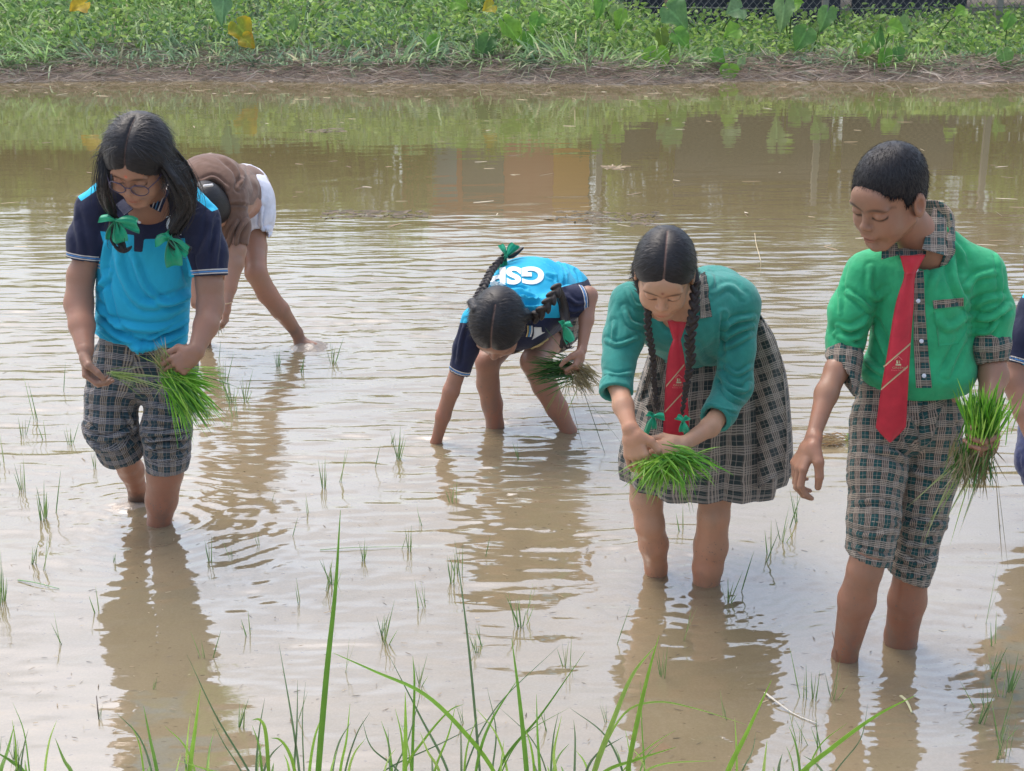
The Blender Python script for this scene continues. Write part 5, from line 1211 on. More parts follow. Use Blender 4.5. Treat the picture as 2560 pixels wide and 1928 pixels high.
# ================================================================== stooping person in brown
def stooper():
    root = tag(empty('person', W(700, 850)), 'bent over person in brown shirt and white shorts behind the girl with glasses', 'person')
    S = SDF(); H = Head(512, 512, 6.22, -30, 80, 12, 1.0); H.build(S, 1.0, J(545, 500, 6.32), .055)
    S.econe(J(545, 500, 6.38), J(610, 500, 6.75), .13, .12, (1, 0, -.3), .09, .10, .03)
    limb(S, [(570, 545, 6.35, 50), (592, 625, 6.30, 46), (588, 660, 6.27, 42), (575, 720, 6.22, 32), (567, 762, 6.18, 22)]); limb(S, [(500, 520, 6.35, 50), (480, 640, 6.3, 44), (490, 760, 6.2, 26)])
    limb(S, [(625, 520, 6.78, 74), (636, 620, 6.62, 62), (640, 682, 6.50, 54), (668, 735, 6.53, 50), (700, 775, 6.56, 46), (742, 832, 6.62, 29), (752, 858, 6.64, 32), (785, 868, 6.60, 26)])
    limb(S, [(595, 520, 6.75, 70), (560, 660, 6.55, 50), (520, 760, 6.6, 46), (510, 860, 6.66, 34)])
    hand(S, J(567, 766, 6.175), (-.15, -.1, -1), (-1, .1, -.1), 1, .165, ((.5, .7, .5), (.6, .8, .5), (.6, .8, .5), (.7, .9, .5)), .02, (.7, .3, .6))
    skin_mesh(S, root, SKIN['b'], [H], mud=[(J(758, 858, 6.63), .075, (.75, .85, .95)), (J(735, 825, 6.62), .05, (.6, .65, .7))], h=.007, hf=.0038)
    HS = hair_cap(H, 'none', False, .012); HS.ell(H.L(0, .0, -.01), (.088, .085, .098), H.R, .02); V, Q = HS.mesh(.005); mesh_obj('hair', V, Q, MHAIR, root, attrs={'uvw': hair_uv(V, H, 'boy')})
    g = SDF(); p = J(520, 465, 6.10); g.cone(p - [.016, 0, 0], p + [.018, 0, .004], .006, .006, .002); v, q = g.mesh(.003); mesh_obj('hair_clip', v, q, M_CREAM, root)
    T = SDF(); limb(T, [(565, 515, 6.38, 92), (586, 565, 6.34, 76), (592, 612, 6.31, 58)], .03); limb(T, [(490, 510, 6.36, 80), (478, 600, 6.33, 60)], .03)
    TT = lambda: T.econe(J(535, 488, 6.38), J(603, 478, 6.78), .150, .135, (1, 0, -.35), .135, .125, .03); 
    p = J(592, 617, 6.31); ax = nrm(p - J(580, 545, 6.36)); T.plane_cut(p, ax, p - .09, p + .09, .003); T.cone(p - ax * .01, p + ax * .07, .042, .042, .003, True); TT(); T.ell(J(525, 450, 6.45), (.155, .17, .115), None, .03); T.ell(J(622, 487, 6.76), (.105, .11, .125), None, .03)
    T.cone(H.L(0, -.03, -.03), H.L(0, .02, -.12), .07, .07, .01, True); T.ell(H.L(0, -.01, .03), (.10, .115, .105), H.R, .01, True)
    z1 = lambda pts: [(130 + x * .4202, 260 + y * .4202) for x, y in pts]
    fl = [(z1([(1040, 600), (1110, 598), (1190, 610)]), 3, -.006), (z1([(1130, 350), (1140, 430), (1110, 500)]), 4, .008), (z1([(1000, 300), (1090, 380), (1130, 470)]), 4, .006), (z1([(1040, 900), (1060, 780), (1100, 700)]), 4, .008), (z1([(1090, 860), (1110, 760), (1160, 690)]), 4, .008), (z1([(1200, 440), (1220, 520), (1180, 600)]), 4, .008), (z1([(880, 470), (960, 440), (1040, 500)]), 4, .006)]
    cloth_mesh(T, root, 'shirt', M_BROWN, .0065, [(.003, (.09, .09, .10), 51)], fl)
    P = SDF(); P.econe(J(610, 480, 6.78), J(640, 545, 6.70), .125, .085, (1, 0, -.3), .13, .10, .03); P.ell(J(640, 505, 6.71), (.085, .10, .13), None, .03); limb(P, [(632, 520, 6.74, 84), (648, 604, 6.645, 62)], .03); limb(P, [(598, 530, 6.72, 70), (580, 600, 6.64, 60)], .03)
    p = J(650, 600, 6.64); P.plane_cut(p, (.25, 0, -1), p - .09, p + .09, .003); P.cone(p + [-.01, 0, .02], p + [.01, 0, -.06], .050, .055, .003, True)
    cloth_mesh(P, root, 'shorts', M_WHITE, .006, [(.006, (.05, .05, .06), 53)], [(z1([(1190, 770), (1240, 760), (1295, 740)]), 4, .010), (z1([(1250, 620), (1240, 700), (1260, 780)]), 3, .008)])
    t = np.linspace(0, 2 * math.pi, 20); c = J(569, 757, 6.18); g = Geo(); v, q, e = tube(np.array([c + [.022 * math.cos(a), .022 * math.sin(a), .004 * math.cos(a)] for a in t]), .003, 5, False); g.add(v, q); g.build('bracelet', M_KHAKI, root)
    g = Geo(); b = J(548, 815, 6.14); V, Q, t = blades(b + rng.normal(0, .008, (9, 3)), np.array([[.2, 0, -1.0]]) + rng.normal(0, .3, (9, 3)), .05, .003, .1, 3); g.add(V, Q, None, (.3, .28, .18)); tag(g.build('seedling_bundle', MSEED), 'pinch of muddy roots in the hand of the person in brown', 'seedlings')
stooper()
# pale mud heaped round the lifted foot
def mound(px, py, rx, ry, hz, label, seed, nm='mud_mound'):
    c = W(px, py); n = 48; t = np.linspace(0, 1, 22); a = np.linspace(0, 2 * math.pi, n + 1)[:-1]; A, T_ = np.meshgrid(a, t); x = T_ * np.cos(A) * rx; y = T_ * np.sin(A) * ry
    P = np.stack([x.ravel() * 14, y.ravel() * 14, 0 * x.ravel()], 1); nz_ = fbm(P, 3, seed).reshape(x.shape); x = x * (1 + .3 * fbm(np.stack([np.cos(A).ravel(), np.sin(A).ravel(), 0 * A.ravel()], 1) * 1.7, 2, seed + 3).reshape(x.shape))
    z = hz * (1 - T_ ** 1.6) * (1 + .35 * nz_) - .012 * T_; V = np.stack([c[0] + x, c[1] + y, z], -1).reshape(-1, 3)
    Q = [(j * n + i, j * n + (i + 1) % n, (j + 1) * n + (i + 1) % n, (j + 1) * n + i) for j in range(21) for i in range(n)]; return tag(mesh_obj(nm, V, Q, MWETMUD), label, 'mud')
m = M('wet_silt', .12); n = m.noise(m.obj(), 22, 4); m.set('Base Color', m.mix(n, (.24, .18, .13), (.40, .34, .28))); m.bump(m.noise(m.obj(), 34, 4), .012, .6); MWETMUD = m.m
mound(322, 1266, .11, .07, .012, 'dark stirred mud behind the front leg of the girl with glasses', 6)
mound(775, 868, .11, .11, .030, 'low mound of wet pale mud round the foot of the stooping person in brown', 3)
# ================================================================== girl bent double in the middle
def girl_middle():
    root = tag(empty('person', W(1330, 1070)), 'schoolgirl bent double in pale blue polo with two long braids, reaching into the water', 'person')
    S = SDF(); H = Head(1243, 799, 5.12, -24, 68, 16, 1.18); H.build(S, 1.0, J(1285, 790, 5.28), .05)
    S.econe(J(1288, 795, 5.28), J(1385, 755, 5.74), .13, .13, (1, 0, 0), .09, .10, .03)
    limb(S, [(1190, 805, 5.25, 46), (1154, 900, 5.25, 42), (1128, 978, 5.24, 40), (1108, 1040, 5.25, 36), (1090, 1106, 5.27, 26), (1082, 1140, 5.28, 26)])
    limb(S, [(1390, 770, 5.27, 54), (1452, 748, 5.30, 46), (1470, 740, 5.30, 46), (1466, 800, 5.26, 36), (1455, 872, 5.20, 24)])
    limb(S, [(1320, 780, 5.76, 96), (1255, 850, 5.55, 80), (1219, 905, 5.40, 60), (1220, 960, 5.43, 56), (1230, 1010, 5.45, 52), (1238, 1064, 5.46, 42), (1240, 1110, 5.47, 42)])
    limb(S, [(1420, 780, 5.78, 96), (1365, 850, 5.58, 84), (1334, 905, 5.42, 66), (1362, 965, 5.42, 62), (1392, 1020, 5.41, 54), (1422, 1077, 5.40, 38), (1440, 1120, 5.40, 38)])
    w = J(1454, 876, 5.195); hand(S, w, (-.25, -.5, -.85), (-.7, .3, -.1), -1, .165, ((.9, .9, .5), (.9, .9, .5), (.9, .9, .5), (1, .9, .5)), .02, (.7, .3, .5))
    skin_mesh(S, root, SKIN['c'], [H], h=.007, hf=.0035)
    HS = hair_cap(H, 'back', True, .014)
    b1 = [H.L(-.075, -.05, .05), J(1196, 742, 5.22), J(1212, 710, 5.30), J(1232, 672, 5.42), J(1262, 640, 5.50)]; b2 = [H.L(.080, -.045, .01), J(1330, 795, 5.16), J(1352, 782, 5.13), J(1372, 757, 5.13), J(1395, 720, 5.17)]
    lock(HS, [H.L(-.06, -.03, .09), H.L(-.085, -.055, .05)], .020, .016, 3, .003, 2); lock(HS, [H.L(.06, -.03, .07), H.L(.088, -.045, .01)], .020, .016, 3, .003, 3)
    V, Q = HS.mesh(.0036); hr = mesh_obj('hair', V, Q, MHAIR, root, attrs={'uvw': hair_uv(V, H, 'back'), 'part': part_attr(V, H)}); add_strands(root, hr, V, Q, H, 'back', 6000, (.02, .05), width=.0012, lift=.03)
    for b, wd in ((b1, [.034, .034, .030, .026]), (b2, [.040, .044, .044, .044])):
        B = SDF(); braid(B, b, wd); V, Q = B.mesh(.0032); mesh_obj('braid', V, Q, MHAIRB, root, attrs={'uvw': V})
    B = SDF(); HE = 1; lock(B, [J(1396, 720, 5.20), J(1408, 760, 5.22), J(1412, 800, 5.20), J(1410, 835, 5.16), J(1402, 868, 5.14)], .010, .004, 9, .006, 7); lock(B, [J(1410, 850, 5.14), J(1420, 866, 5.14), J(1432, 862, 5.14)], .003, .0012, 3, .006, 9)
    V, Q = B.mesh(.0032); mesh_obj('hair_end', V, Q, MHAIRB, root, attrs={'uvw': V}); B = SDF(); lock(B, [J(1272, 638, 5.52), J(1292, 632, 5.52), J(1308, 620, 5.52)], .012, .003, 4, .004, 8); V, Q = B.mesh(.0032); mesh_obj('hair_end', V, Q, MHAIRB, root, attrs={'uvw': V})
    bow(root, J(1265, 640, 5.49), [(-.35, 0, 1, .065, .020), (.6, 0, 1, .075, .034), (-.7, 0, -.8, .055, .022), (-.2, 0, -1, .05, .022)])
    bow(root, J(1408, 815, 5.14), [(.5, 0, .3, .035, .022), (.55, 0, -.9, .055, .036), (-.2, 0, 1, .03, .02)])
    T = SDF()
    limb(T, [(1186, 800, 5.25, 66), (1165, 870, 5.25, 62), (1146, 938, 5.25, 54)], .02); limb(T, [(1388, 768, 5.27, 78), (1425, 755, 5.29, 80), (1466, 748, 5.30, 70)], .02)
    pa = J(1146, 932, 5.25); aa = nrm(pa - J(1172, 860, 5.25)); pb = J(1461, 749, 5.30); ab = nrm(pb - J(1400, 765, 5.27) + np.array([0, 0, -.01]))
    for p, ax in ((pa, aa), (pb, ab)): T.plane_cut(p, ax, p - .075, p + .075, .002); T.cone(p - ax * .012, p + ax * .07, .035, .036, .003, True)
    T.econe(J(1290, 800, 5.28), J(1388, 736, 5.72), .150, .150, (1, 0, .05), .115, .130, .02); T.ell(J(1326, 734, 5.50), (.185, .22, .140), None, .03); T.cone(J(1200, 800, 5.25), J(1380, 778, 5.27), .050, .055, .02)
    T.ell(H.L(0, -.01, .03), (.098, .115, .108), H.R, .01, True)
    z3 = lambda pts: [(1030 + x * .336, 570 + y * .336) for x, y in pts]; zb = lambda pts: [(1200 + x * .1356, 620 + y * .1356) for x, y in pts]
    fl = [(zb([(1100, 200), (1300, 330), (1420, 480), (1460, 680)]), 3, -.008), (zb([(1180, 160), (1380, 280), (1520, 450), (1530, 700)]), 3, -.010), (zb([(1260, 180), (1480, 260), (1580, 460)]), 3, -.008), (zb([(1240, 520), (1350, 570), (1400, 640)]), 3, -.006), (zb([(1750, 420), (1820, 560), (1840, 640)]), 3, -.008),
          (zb([(150, 770), (300, 690), (500, 740), (850, 760)]), 3, -.008), (zb([(380, 850), (600, 830), (900, 900), (1010, 930)]), 3, -.008), (zb([(700, 900), (850, 1030), (1100, 1010)]), 4, -.008), (zb([(880, 1150), (1000, 1180), (1080, 1140)]), 3, -.006), (z3([(400, 700), (360, 850), (340, 1000)]), 4, .005), (z3([(1150, 500), (1220, 560), (1290, 560)]), 4, .004), (z3([(1130, 600), (1200, 620), (1270, 600)]), 4, .004)]
    cy = [(1140, 806), (1150, 760), (1195, 690), (1230, 600), (1430, 600), (1490, 680), (1462, 703), (1450, 706), (1403, 718), (1400, 795), (1365, 795), (1300, 806), (1180, 800), (1165, 808)]
    o, V, Q = cloth_mesh(T, root, 'polo_shirt', M_POLO, .0055, [(.0018, (.07, .07, .07), 61)], fl, attr=sleeve_attr(cy, [[(1238, 690), (1290, 640), (1360, 640), (1392, 690), (1372, 745), (1330, 765), (1220, 735)]] if False else [], [(pa, aa, .06), (pb, ab, .07)]))
    bv = bvh_of([o])
    def gsp(u, v):
        x = 1360 - u * 136; y = 668 + v * 44 + (u > .7) * (u - .7) * 26
        p = cast(bv, x, y, .004); return p if p is not None else J(x, y, 5.5)
    lettering('GSP', gsp, M_WPRINT, root, root, cuts=3, bold=.045)
    for k, mt in ((0, M_CREAM), (1, M_SKY), (2, M_CREAM)):
        L_ = [(1266 - 6 * k, 748 + 3 * k), (1296 - 7 * k, 759 + 4 * k), (1314 - 8 * k, 776 + 4 * k), (1321 - 9 * k, 790 + 2 * k)]; lay(root, 'collar_stripe', mt, bv, L_, [(x - 3, y + 3) for x, y in L_], 2, 14, .006, .002)
    for k, mt in ((0, M_GOLD), (5, M_SKY), (9.5, M_CREAM)):
        lay(root, 'collar_stripe', mt, bv, [(1318 + k, 814), (1318 + k, 828), (1314 + k, 841)], [(1321 + k, 814), (1321 + k, 828), (1317.5 + k, 841)], 2, 8, .006, .002)
    lay(root, 'chest_emblem', M_CREAM, bv, [(1334, 818), (1334, 836), (1329, 848)], [(1352, 818), (1354, 830), (1361, 830)], 5, 6, .006, .002)
    for k in (0, 6): lay(root, 'hem_stripe', M_GOLD, bv, [(1325 + k * .3, 868 + k * .6), (1350 + k * .3, 855 + k * .6), (1368 + k * .3, 843 + k * .6)], [(1327 + k * .3, 871 + k * .6), (1351 + k * .3, 858 + k * .6), (1370 + k * .3, 846 + k * .6)], 2, 8, .008, .003, 5.22)
    P = SDF(); P.econe(J(1380, 770, 5.66), J(1385, 770, 5.80), .15, .14, (1, 0, 0), .12, .13, .02); limb(P, [(1320, 785, 5.74, 116), (1275, 835, 5.60, 104)], .02); limb(P, [(1425, 785, 5.76, 116), (1385, 832, 5.62, 104)], .02); P.cone(J(1268, 840, 5.58), J(1240, 880, 5.48), .06, .07, .004, True); P.cone(J(1380, 838, 5.61), J(1350, 880, 5.48), .06, .07, .004, True)
    cloth_mesh(P, root, 'skirt', PL_D, .007, [(.004, (.05, .05, .05), 63)], segs=[(J(1380, 700, 5.7), J(1370, 860, 5.7), (0, -1, 0), 0)], rc=.1)
    c = w + nrm((-.25, -.5, -.85)) * .07 + nrm((-.7, .3, -.1)) * .025
    seedlings('seedling_bundle', 'dark green bundle of seedlings with muddy roots in the hand of the girl bent double', c,
              [('leaves', 170, c, (.014, .014, .020), (-1, -.1, -.02), (.12, .14, .24), (.08, .17), .0045, .08, [(.05, .15, .03), (.04, .11, .03), (.07, .19, .04)]),
               ('roots', 210, c + [.02, -.01, -.01], (.022, .016, .020), (.75, -.1, -.55), (.45, .3, .40), (.035, .09), .0034, .25, RT), ('stray_leaves', 9, c + [.0, -.02, -.02], (.03, .01, .02), (-.25, 0, -1), (.28, .1, .1), (.10, .18), .003, .05, PG),
               ('long_root', 3, c + [.02, -.02, -.03], (.04, .01, .01), (.35, 0, -1), (.25, .02, .05), (.30, .40), .0025, .0, [(.10, .13, .06)])])
girl_middle()
# ================================================================== smiling girl in teal shirt and plaid skirt
def girl_teal():
    root = tag(empty('person', W(1700, 1440)), 'smiling schoolgirl in teal shirt, red tie and plaid pinafore skirt, bending over a bundle', 'person')
    S = SDF(); H = Head(1663, 655, 3.70, -9, 40, 3, .97); H.build(S, .98, J(1712, 760, 3.88), .047, smile=1)
    S.econe(J(1712, 775, 3.90), J(1790, 900, 4.22), .12, .12, (1, 0, 0), .08, .09, .03); S.econe(J(1790, 900, 4.22), J(1765, 1010, 4.15), .13, .14, (1, 0, 0), .10, .10, .03)
    limb(S, [(1585, 765, 3.89, 52), (1556, 870, 3.825, 50), (1545, 960, 3.75, 50), (1558, 1015, 3.68, 50), (1574, 1066, 3.62, 37)]); limb(S, [(1830, 780, 3.96, 56), (1836, 960, 3.885, 54), (1826, 1000, 3.86, 54), (1775, 1068, 3.74, 48), (1716, 1106, 3.66, 36)])
    limb(S, [(1640, 1050, 4.12, 120), (1617, 1215, 4.04, 80), (1616, 1250, 4.03, 80), (1624, 1310, 4.02, 72), (1634, 1360, 4.05, 72), (1640, 1418, 4.08, 54), (1642, 1470, 4.09, 54)]); limb(S, [(1800, 1050, 4.10, 120), (1788, 1240, 4.02, 80), (1784, 1290, 4.0, 78), (1777, 1365, 4.02, 84), (1769, 1420, 4.02, 74), (1766, 1454, 4.02, 62), (1766, 1510, 4.03, 58)])
    w = J(1577, 1074, 3.615); hand(S, w, (.22, -.22, -1), (.45, .85, -.1), 1, .172, ((.30, .35, .25), (.25, .4, .3), (.25, .4, .3), (.3, .5, .3)), .05, (.9, .45, .25))
    w2 = J(1708, 1112, 3.65); hand(S, w2, (-.93, -.15, -.28), (-.1, .75, -.6), -1, .172, ((.45, .5, .4), (.5, .6, .4), (.6, .7, .5), (.7, .8, .5)), .03, (.95, .2, .15))
    skin_mesh(S, root, SKIN['d'], [H], tika=(.45, .2, .2))
    HS = hair_cap(H, 'back', True, .010); lock(HS, [H.L(-.058, -.02, .04), H.L(-.078, -.02, -.02), J(1621, 778, 3.72)], .014, .010, 3, .002, 2); lock(HS, [H.L(.056, -.05, .03), H.L(.070, -.05, -.035), J(1738, 720, 3.74)], .015, .012, 3, .002, 3)
    V, Q = HS.mesh(.0029); ho = mesh_obj('hair', V, Q, MHAIR, root, attrs={'uvw': hair_uv(V, H, 'back'), 'part': part_attr(V, H)}); add_strands(root, ho, V, Q, H, 'back', 9000, (.012, .032), width=.0010, lift=.02)
    for pts, wd in (([J(1621, 765, 3.70), J(1620, 819, 3.70), J(1631, 884, 3.71), J(1635, 950, 3.72), J(1641, 1022, 3.72)], [.021, .021, .019, .016, .013]), ([J(1739, 712, 3.70), J(1734, 787, 3.665), J(1724, 852, 3.675), J(1727, 900, 3.69), J(1716, 965, 3.70), J(1705, 1034, 3.70)], [.026, .030, .029, .026, .019, .012])):
        B = SDF(); braid(B, pts, wd, .0014); V, Q = B.mesh(.0022); mesh_obj('braid', V, Q, MHAIRB, root, attrs={'uvw': V})
    bow(root, J(1634, 1040, 3.70), [(-.5, 0, -1, .045, .014), (1, 0, .15, .030, .018), (-.6, 0, .5, .022, .016), (.1, 0, -1, .03, .012)], knot=.006); bow(root, J(1708, 1052, 3.69), [(.4, 0, -1, .040, .016), (-.8, 0, .8, .026, .016), (.7, 0, .8, .022, .014), (-.1, 0, -1, .026, .014)], knot=.006)
    T = SDF(); limb(T, [(1575, 760, 3.885, 104), (1558, 850, 3.84, 98), (1548, 905, 3.80, 80), (1541, 985, 3.73, 76)], .02); limb(T, [(1838, 765, 3.95, 112), (1842, 870, 3.91, 88), (1834, 965, 3.875, 92), (1800, 1030, 3.80, 78), (1780, 1056, 3.76, 72)], .02)
    pa = J(1540, 982, 3.73); aa = nrm(J(1545, 1000, 3.70) - J(1548, 905, 3.80)); pb = J(1788, 1046, 3.775); ab = nrm(J(1775, 1068, 3.74) - J(1828, 1000, 3.86))
    for p, ax, r_ in ((pa, aa, .034), (pb, ab, .034)): T.plane_cut(p, ax, p - .07, p + .07, .002); T.cone(p - ax * .02, p + ax * .06, r_, r_ + .002, .003, True)
    T.econe(J(1705, 790, 3.92), J(1772, 870, 4.20), .140, .145, (1, 0, .08), .110, .115, .02); T.ell(J(1785, 768, 4.05), (.115, .17, .118), None, .05); T.cone(J(1584, 756, 3.89), J(1715, 735, 3.90), .046, .060, .03); T.cone(J(1715, 735, 3.90), J(1835, 755, 3.96), .065, .060, .04)
    T.cone(H.L(0, -.02, -.05), J(1690, 800, 3.80), .056, .050, .01, True); T.ell(H.L(0, 0, 0), (.094, .108, .115), H.R, .01, True)
    T.plane_cut(J(1740, 905, 4.05), (0, -.25, -1), J(1600, 980, 3.9) , J(1950, 850, 4.5), .006)
    z4 = lambda pts: [(1470 + x * .3241, 560 + y * .3241) for x, y in pts]
    fl = [(z4([(140, 900), (230, 930), (380, 880)]), 4, .007), (z4([(280, 650), (330, 760), (440, 800)]), 5, .008), (z4([(300, 500), (360, 620), (430, 640)]), 4, .006), (z4([(200, 760), (190, 900)]), 4, .006), (z4([(130, 1150), (230, 1170), (350, 1150)]), 4, .007), (z4([(1050, 800), (1150, 740), (1280, 720)]), 5, .008), (z4([(1050, 880), (1160, 820), (1270, 790)]), 5, .008), (z4([(1040, 960), (1140, 920), (1260, 850)]), 5, .007), (z4([(1040, 700), (1030, 850), (1040, 1000)]), 5, -.008),
          (z4([(1010, 1150), (1080, 1250), (1200, 1290), (1250, 1240)]), 5, .009), (z4([(1020, 1230), (1100, 1330), (1210, 1380)]), 4, .008), (z4([(930, 1410), (1020, 1440), (1170, 1470)]), 3, -.006), (z4([(880, 300), (950, 400), (960, 520)]), 5, .005), (z4([(940, 560), (1080, 480), (1200, 560)]), 6, .004), (z4([(840, 950), (900, 1060), (1000, 1080)]), 6, .006), (z4([(1060, 1100), (1150, 1160), (1260, 1100)]), 4, .007)]
    o, V, Q = cloth_mesh(T, root, 'shirt', M_TEAL, .0046, [(.0018, (.06, .06, .09), 71), (.0008, (.02, .02, .024), 72)], [(a_, b_, c_ * .66) for a_, b_, c_ in fl]); bv = bvh_of([o])
    def band(p, ax, r, nm='cuff', mt=M_TEAL):
        B = SDF(); B.cone(p - ax * .030, p - ax * .004, r, r + .001, .003); B.cone(p - ax * .06, p + ax * .06, r - .012, r - .010, .002, True); B.plane_cut(p + ax * .001, ax, k=.001); B.plane_cut(p - ax * .034, -ax, k=.001); cloth_mesh(B, root, nm, mt, .0036, [(.002, (.02, .02, .02), 4)], sm=0)
    band(pa, aa, .0455); band(pb, ab, .0445)
    for l_, r_, yd in (([(1748, 690), (1748, 745), (1750, 796)], [(1760, 684), (1768, 740), (1777, 792)], 3.80), ([(1706, 800), (1716, 818)], [(1738, 762), (1734, 812)], 3.78)):
        V, Q, uv = patch(bv, l_, r_, 6, 12, .012, .004, yd); mesh_obj('collar', V, Q, PL_D, root, attrs={'uvw': uv})
    tie(root, [(1684, 846), (1675, 870), (1669, 897), (1664, 949), (1660, 1030), (1656, 1110)], [(1701, 846), (1706, 870), (1711, 897), (1716, 949), (1721, 1030), (1724, 1110)], [(1657, 1140), (1672, 1158), (1690, 1176)], [(1722, 1140), (1708, 1158), (1692, 1176)],
        lambda q: 3.74, [(1668, 802), (1716, 806), (1683, 850), (1702, 850), 3.745], [((1665, 966), (1711, 912)), ((1662, 1030), (1716, 972))], (1697, 950), .92)
    # pleated skirt
    rings = [((1648, 835, 4.10), (1878, 770, 4.20), .12), ((1622, 895, 4.10), (1926, 840, 4.22), .16), ((1596, 985, 4.09), (1955, 930, 4.20), .19), ((1572, 1070, 4.08), (1964, 1050, 4.19), .215), ((1555, 1150, 4.07), (1965, 1160, 4.18), .23), ((1560, 1186, 4.07), (1958, 1188, 4.17), .23)]
    n = 260; th = np.linspace(0, 2 * math.pi, n + 1); rr = []
    for a, b, d in rings: rr.append(np.concatenate([J(*a), J(*b), [d]]))
    R = spline(np.array(rr), 60); G = []; UV = []
    for j, r_ in enumerate(R):
        t = j / 59; c = (r_[:3] + r_[3:6]) / 2; hx = (r_[3:6] - r_[:3]) / 2; hy = np.array([0, -r_[6], 0])
        pl = (np.abs(((th * 15 / (2 * math.pi)) % 1) - .5) * 2) ** 2 * .018 * t ** .8 + .006 * np.sin(th * 7 + 1) * t
        x = th + .05 * np.sin(th * 15) * t
        P = c + np.cos(x)[:, None] * hx * (1 + pl / .2)[:, None] + np.sin(x)[:, None] * hy * (1 + pl / .18)[:, None]; P[:, 2] += .006 * np.sin(th * 5) * t; G.append(P); UV.append(np.stack([th * .2, np.full(n + 1, t * .46), 0 * th], 1))
    v, q, uv = sheet(np.array(G), .003, np.array(UV)); mesh_obj('skirt', v, q, PL_D, root, attrs={'uvw': uv})
    # overlapping back panel, and the bib in front
    def panel(L_, R_, Y0, Y1, nm, bulge=.03, rot=0.0, vscale=1.0):
        Lp, Rp = spline(L_, 30), spline(R_, 30); G = []; UV = []
        for j in range(30):
            t = j / 29; row = []; ur = []
            for i in range(16):
                u = i / 15; p = Lp[j] * (1 - u) + Rp[j] * u; row.append(J(p[0], p[1], Y0 * (1 - t) + Y1 * t - bulge * math.sin(u * math.pi) - .012 * math.sin(u * 9 + t * 4) * (.3 + t))); a, b = p[0] * .00108, p[1] * .00108; ur.append((a * math.cos(rot) - b * math.sin(rot), a * math.sin(rot) + b * math.cos(rot), 0))
            G.append(row); UV.append(ur)
        v, q, uv = sheet(np.array(G), .004, np.array(UV)); mesh_obj(nm, v, q, PL_D, root, attrs={'uvw': uv})
    panel([(1886, 800), (1882, 900), (1850, 1030), (1862, 1120), (1876, 1234)], [(1905, 800), (1948, 880), (1962, 990), (1967, 1080), (1962, 1176)], 4.06, 3.965, 'skirt_panel', .03, .35)
    panel([(1890, 775), (1905, 850), (1935, 930)], [(1896, 778), (1938, 845), (1957, 930)], 4.14, 4.10, 'skirt_waistband', .01, .5)
    panel([(1640, 860), (1622, 920), (1600, 1000)], [(1664, 872), (1656, 960), (1640, 1050)], 3.99, 3.96, 'skirt_bib', .01, .25)
    c = J(1664, 1146, 3.58)
    seedlings('seedling_bundle', 'lime green bundle of seedlings held low in both hands of the girl in teal', c,
              [('leaves', 150, c + [0, 0, -.005], (.022, .012, .010), (-.55, -.25, -.30), (.50, .25, .30), (.04, .105), .0045, .30, [(.22, .46, .05), (.30, .50, .08), (.15, .38, .04)]),
               ('leaves', 150, c + [.02, 0, .005], (.025, .012, .012), (.65, -.25, -.15), (.45, .25, .32), (.04, .10), .0045, .30, [(.22, .46, .05), (.14, .38, .04), (.10, .30, .04)]),
               ('leaves', 60, c + [0, 0, -.01], (.028, .012, .010), (0, -.3, -1), (.40, .2, .2), (.04, .09), .004, .1, PG + LG), ('stray_leaves', 5, c + [.04, 0, -.04], (.02, .01, .01), (.3, 0, -1), (.18, .1, .1), (.08, .14), .0025, .05, PG)])
girl_teal()
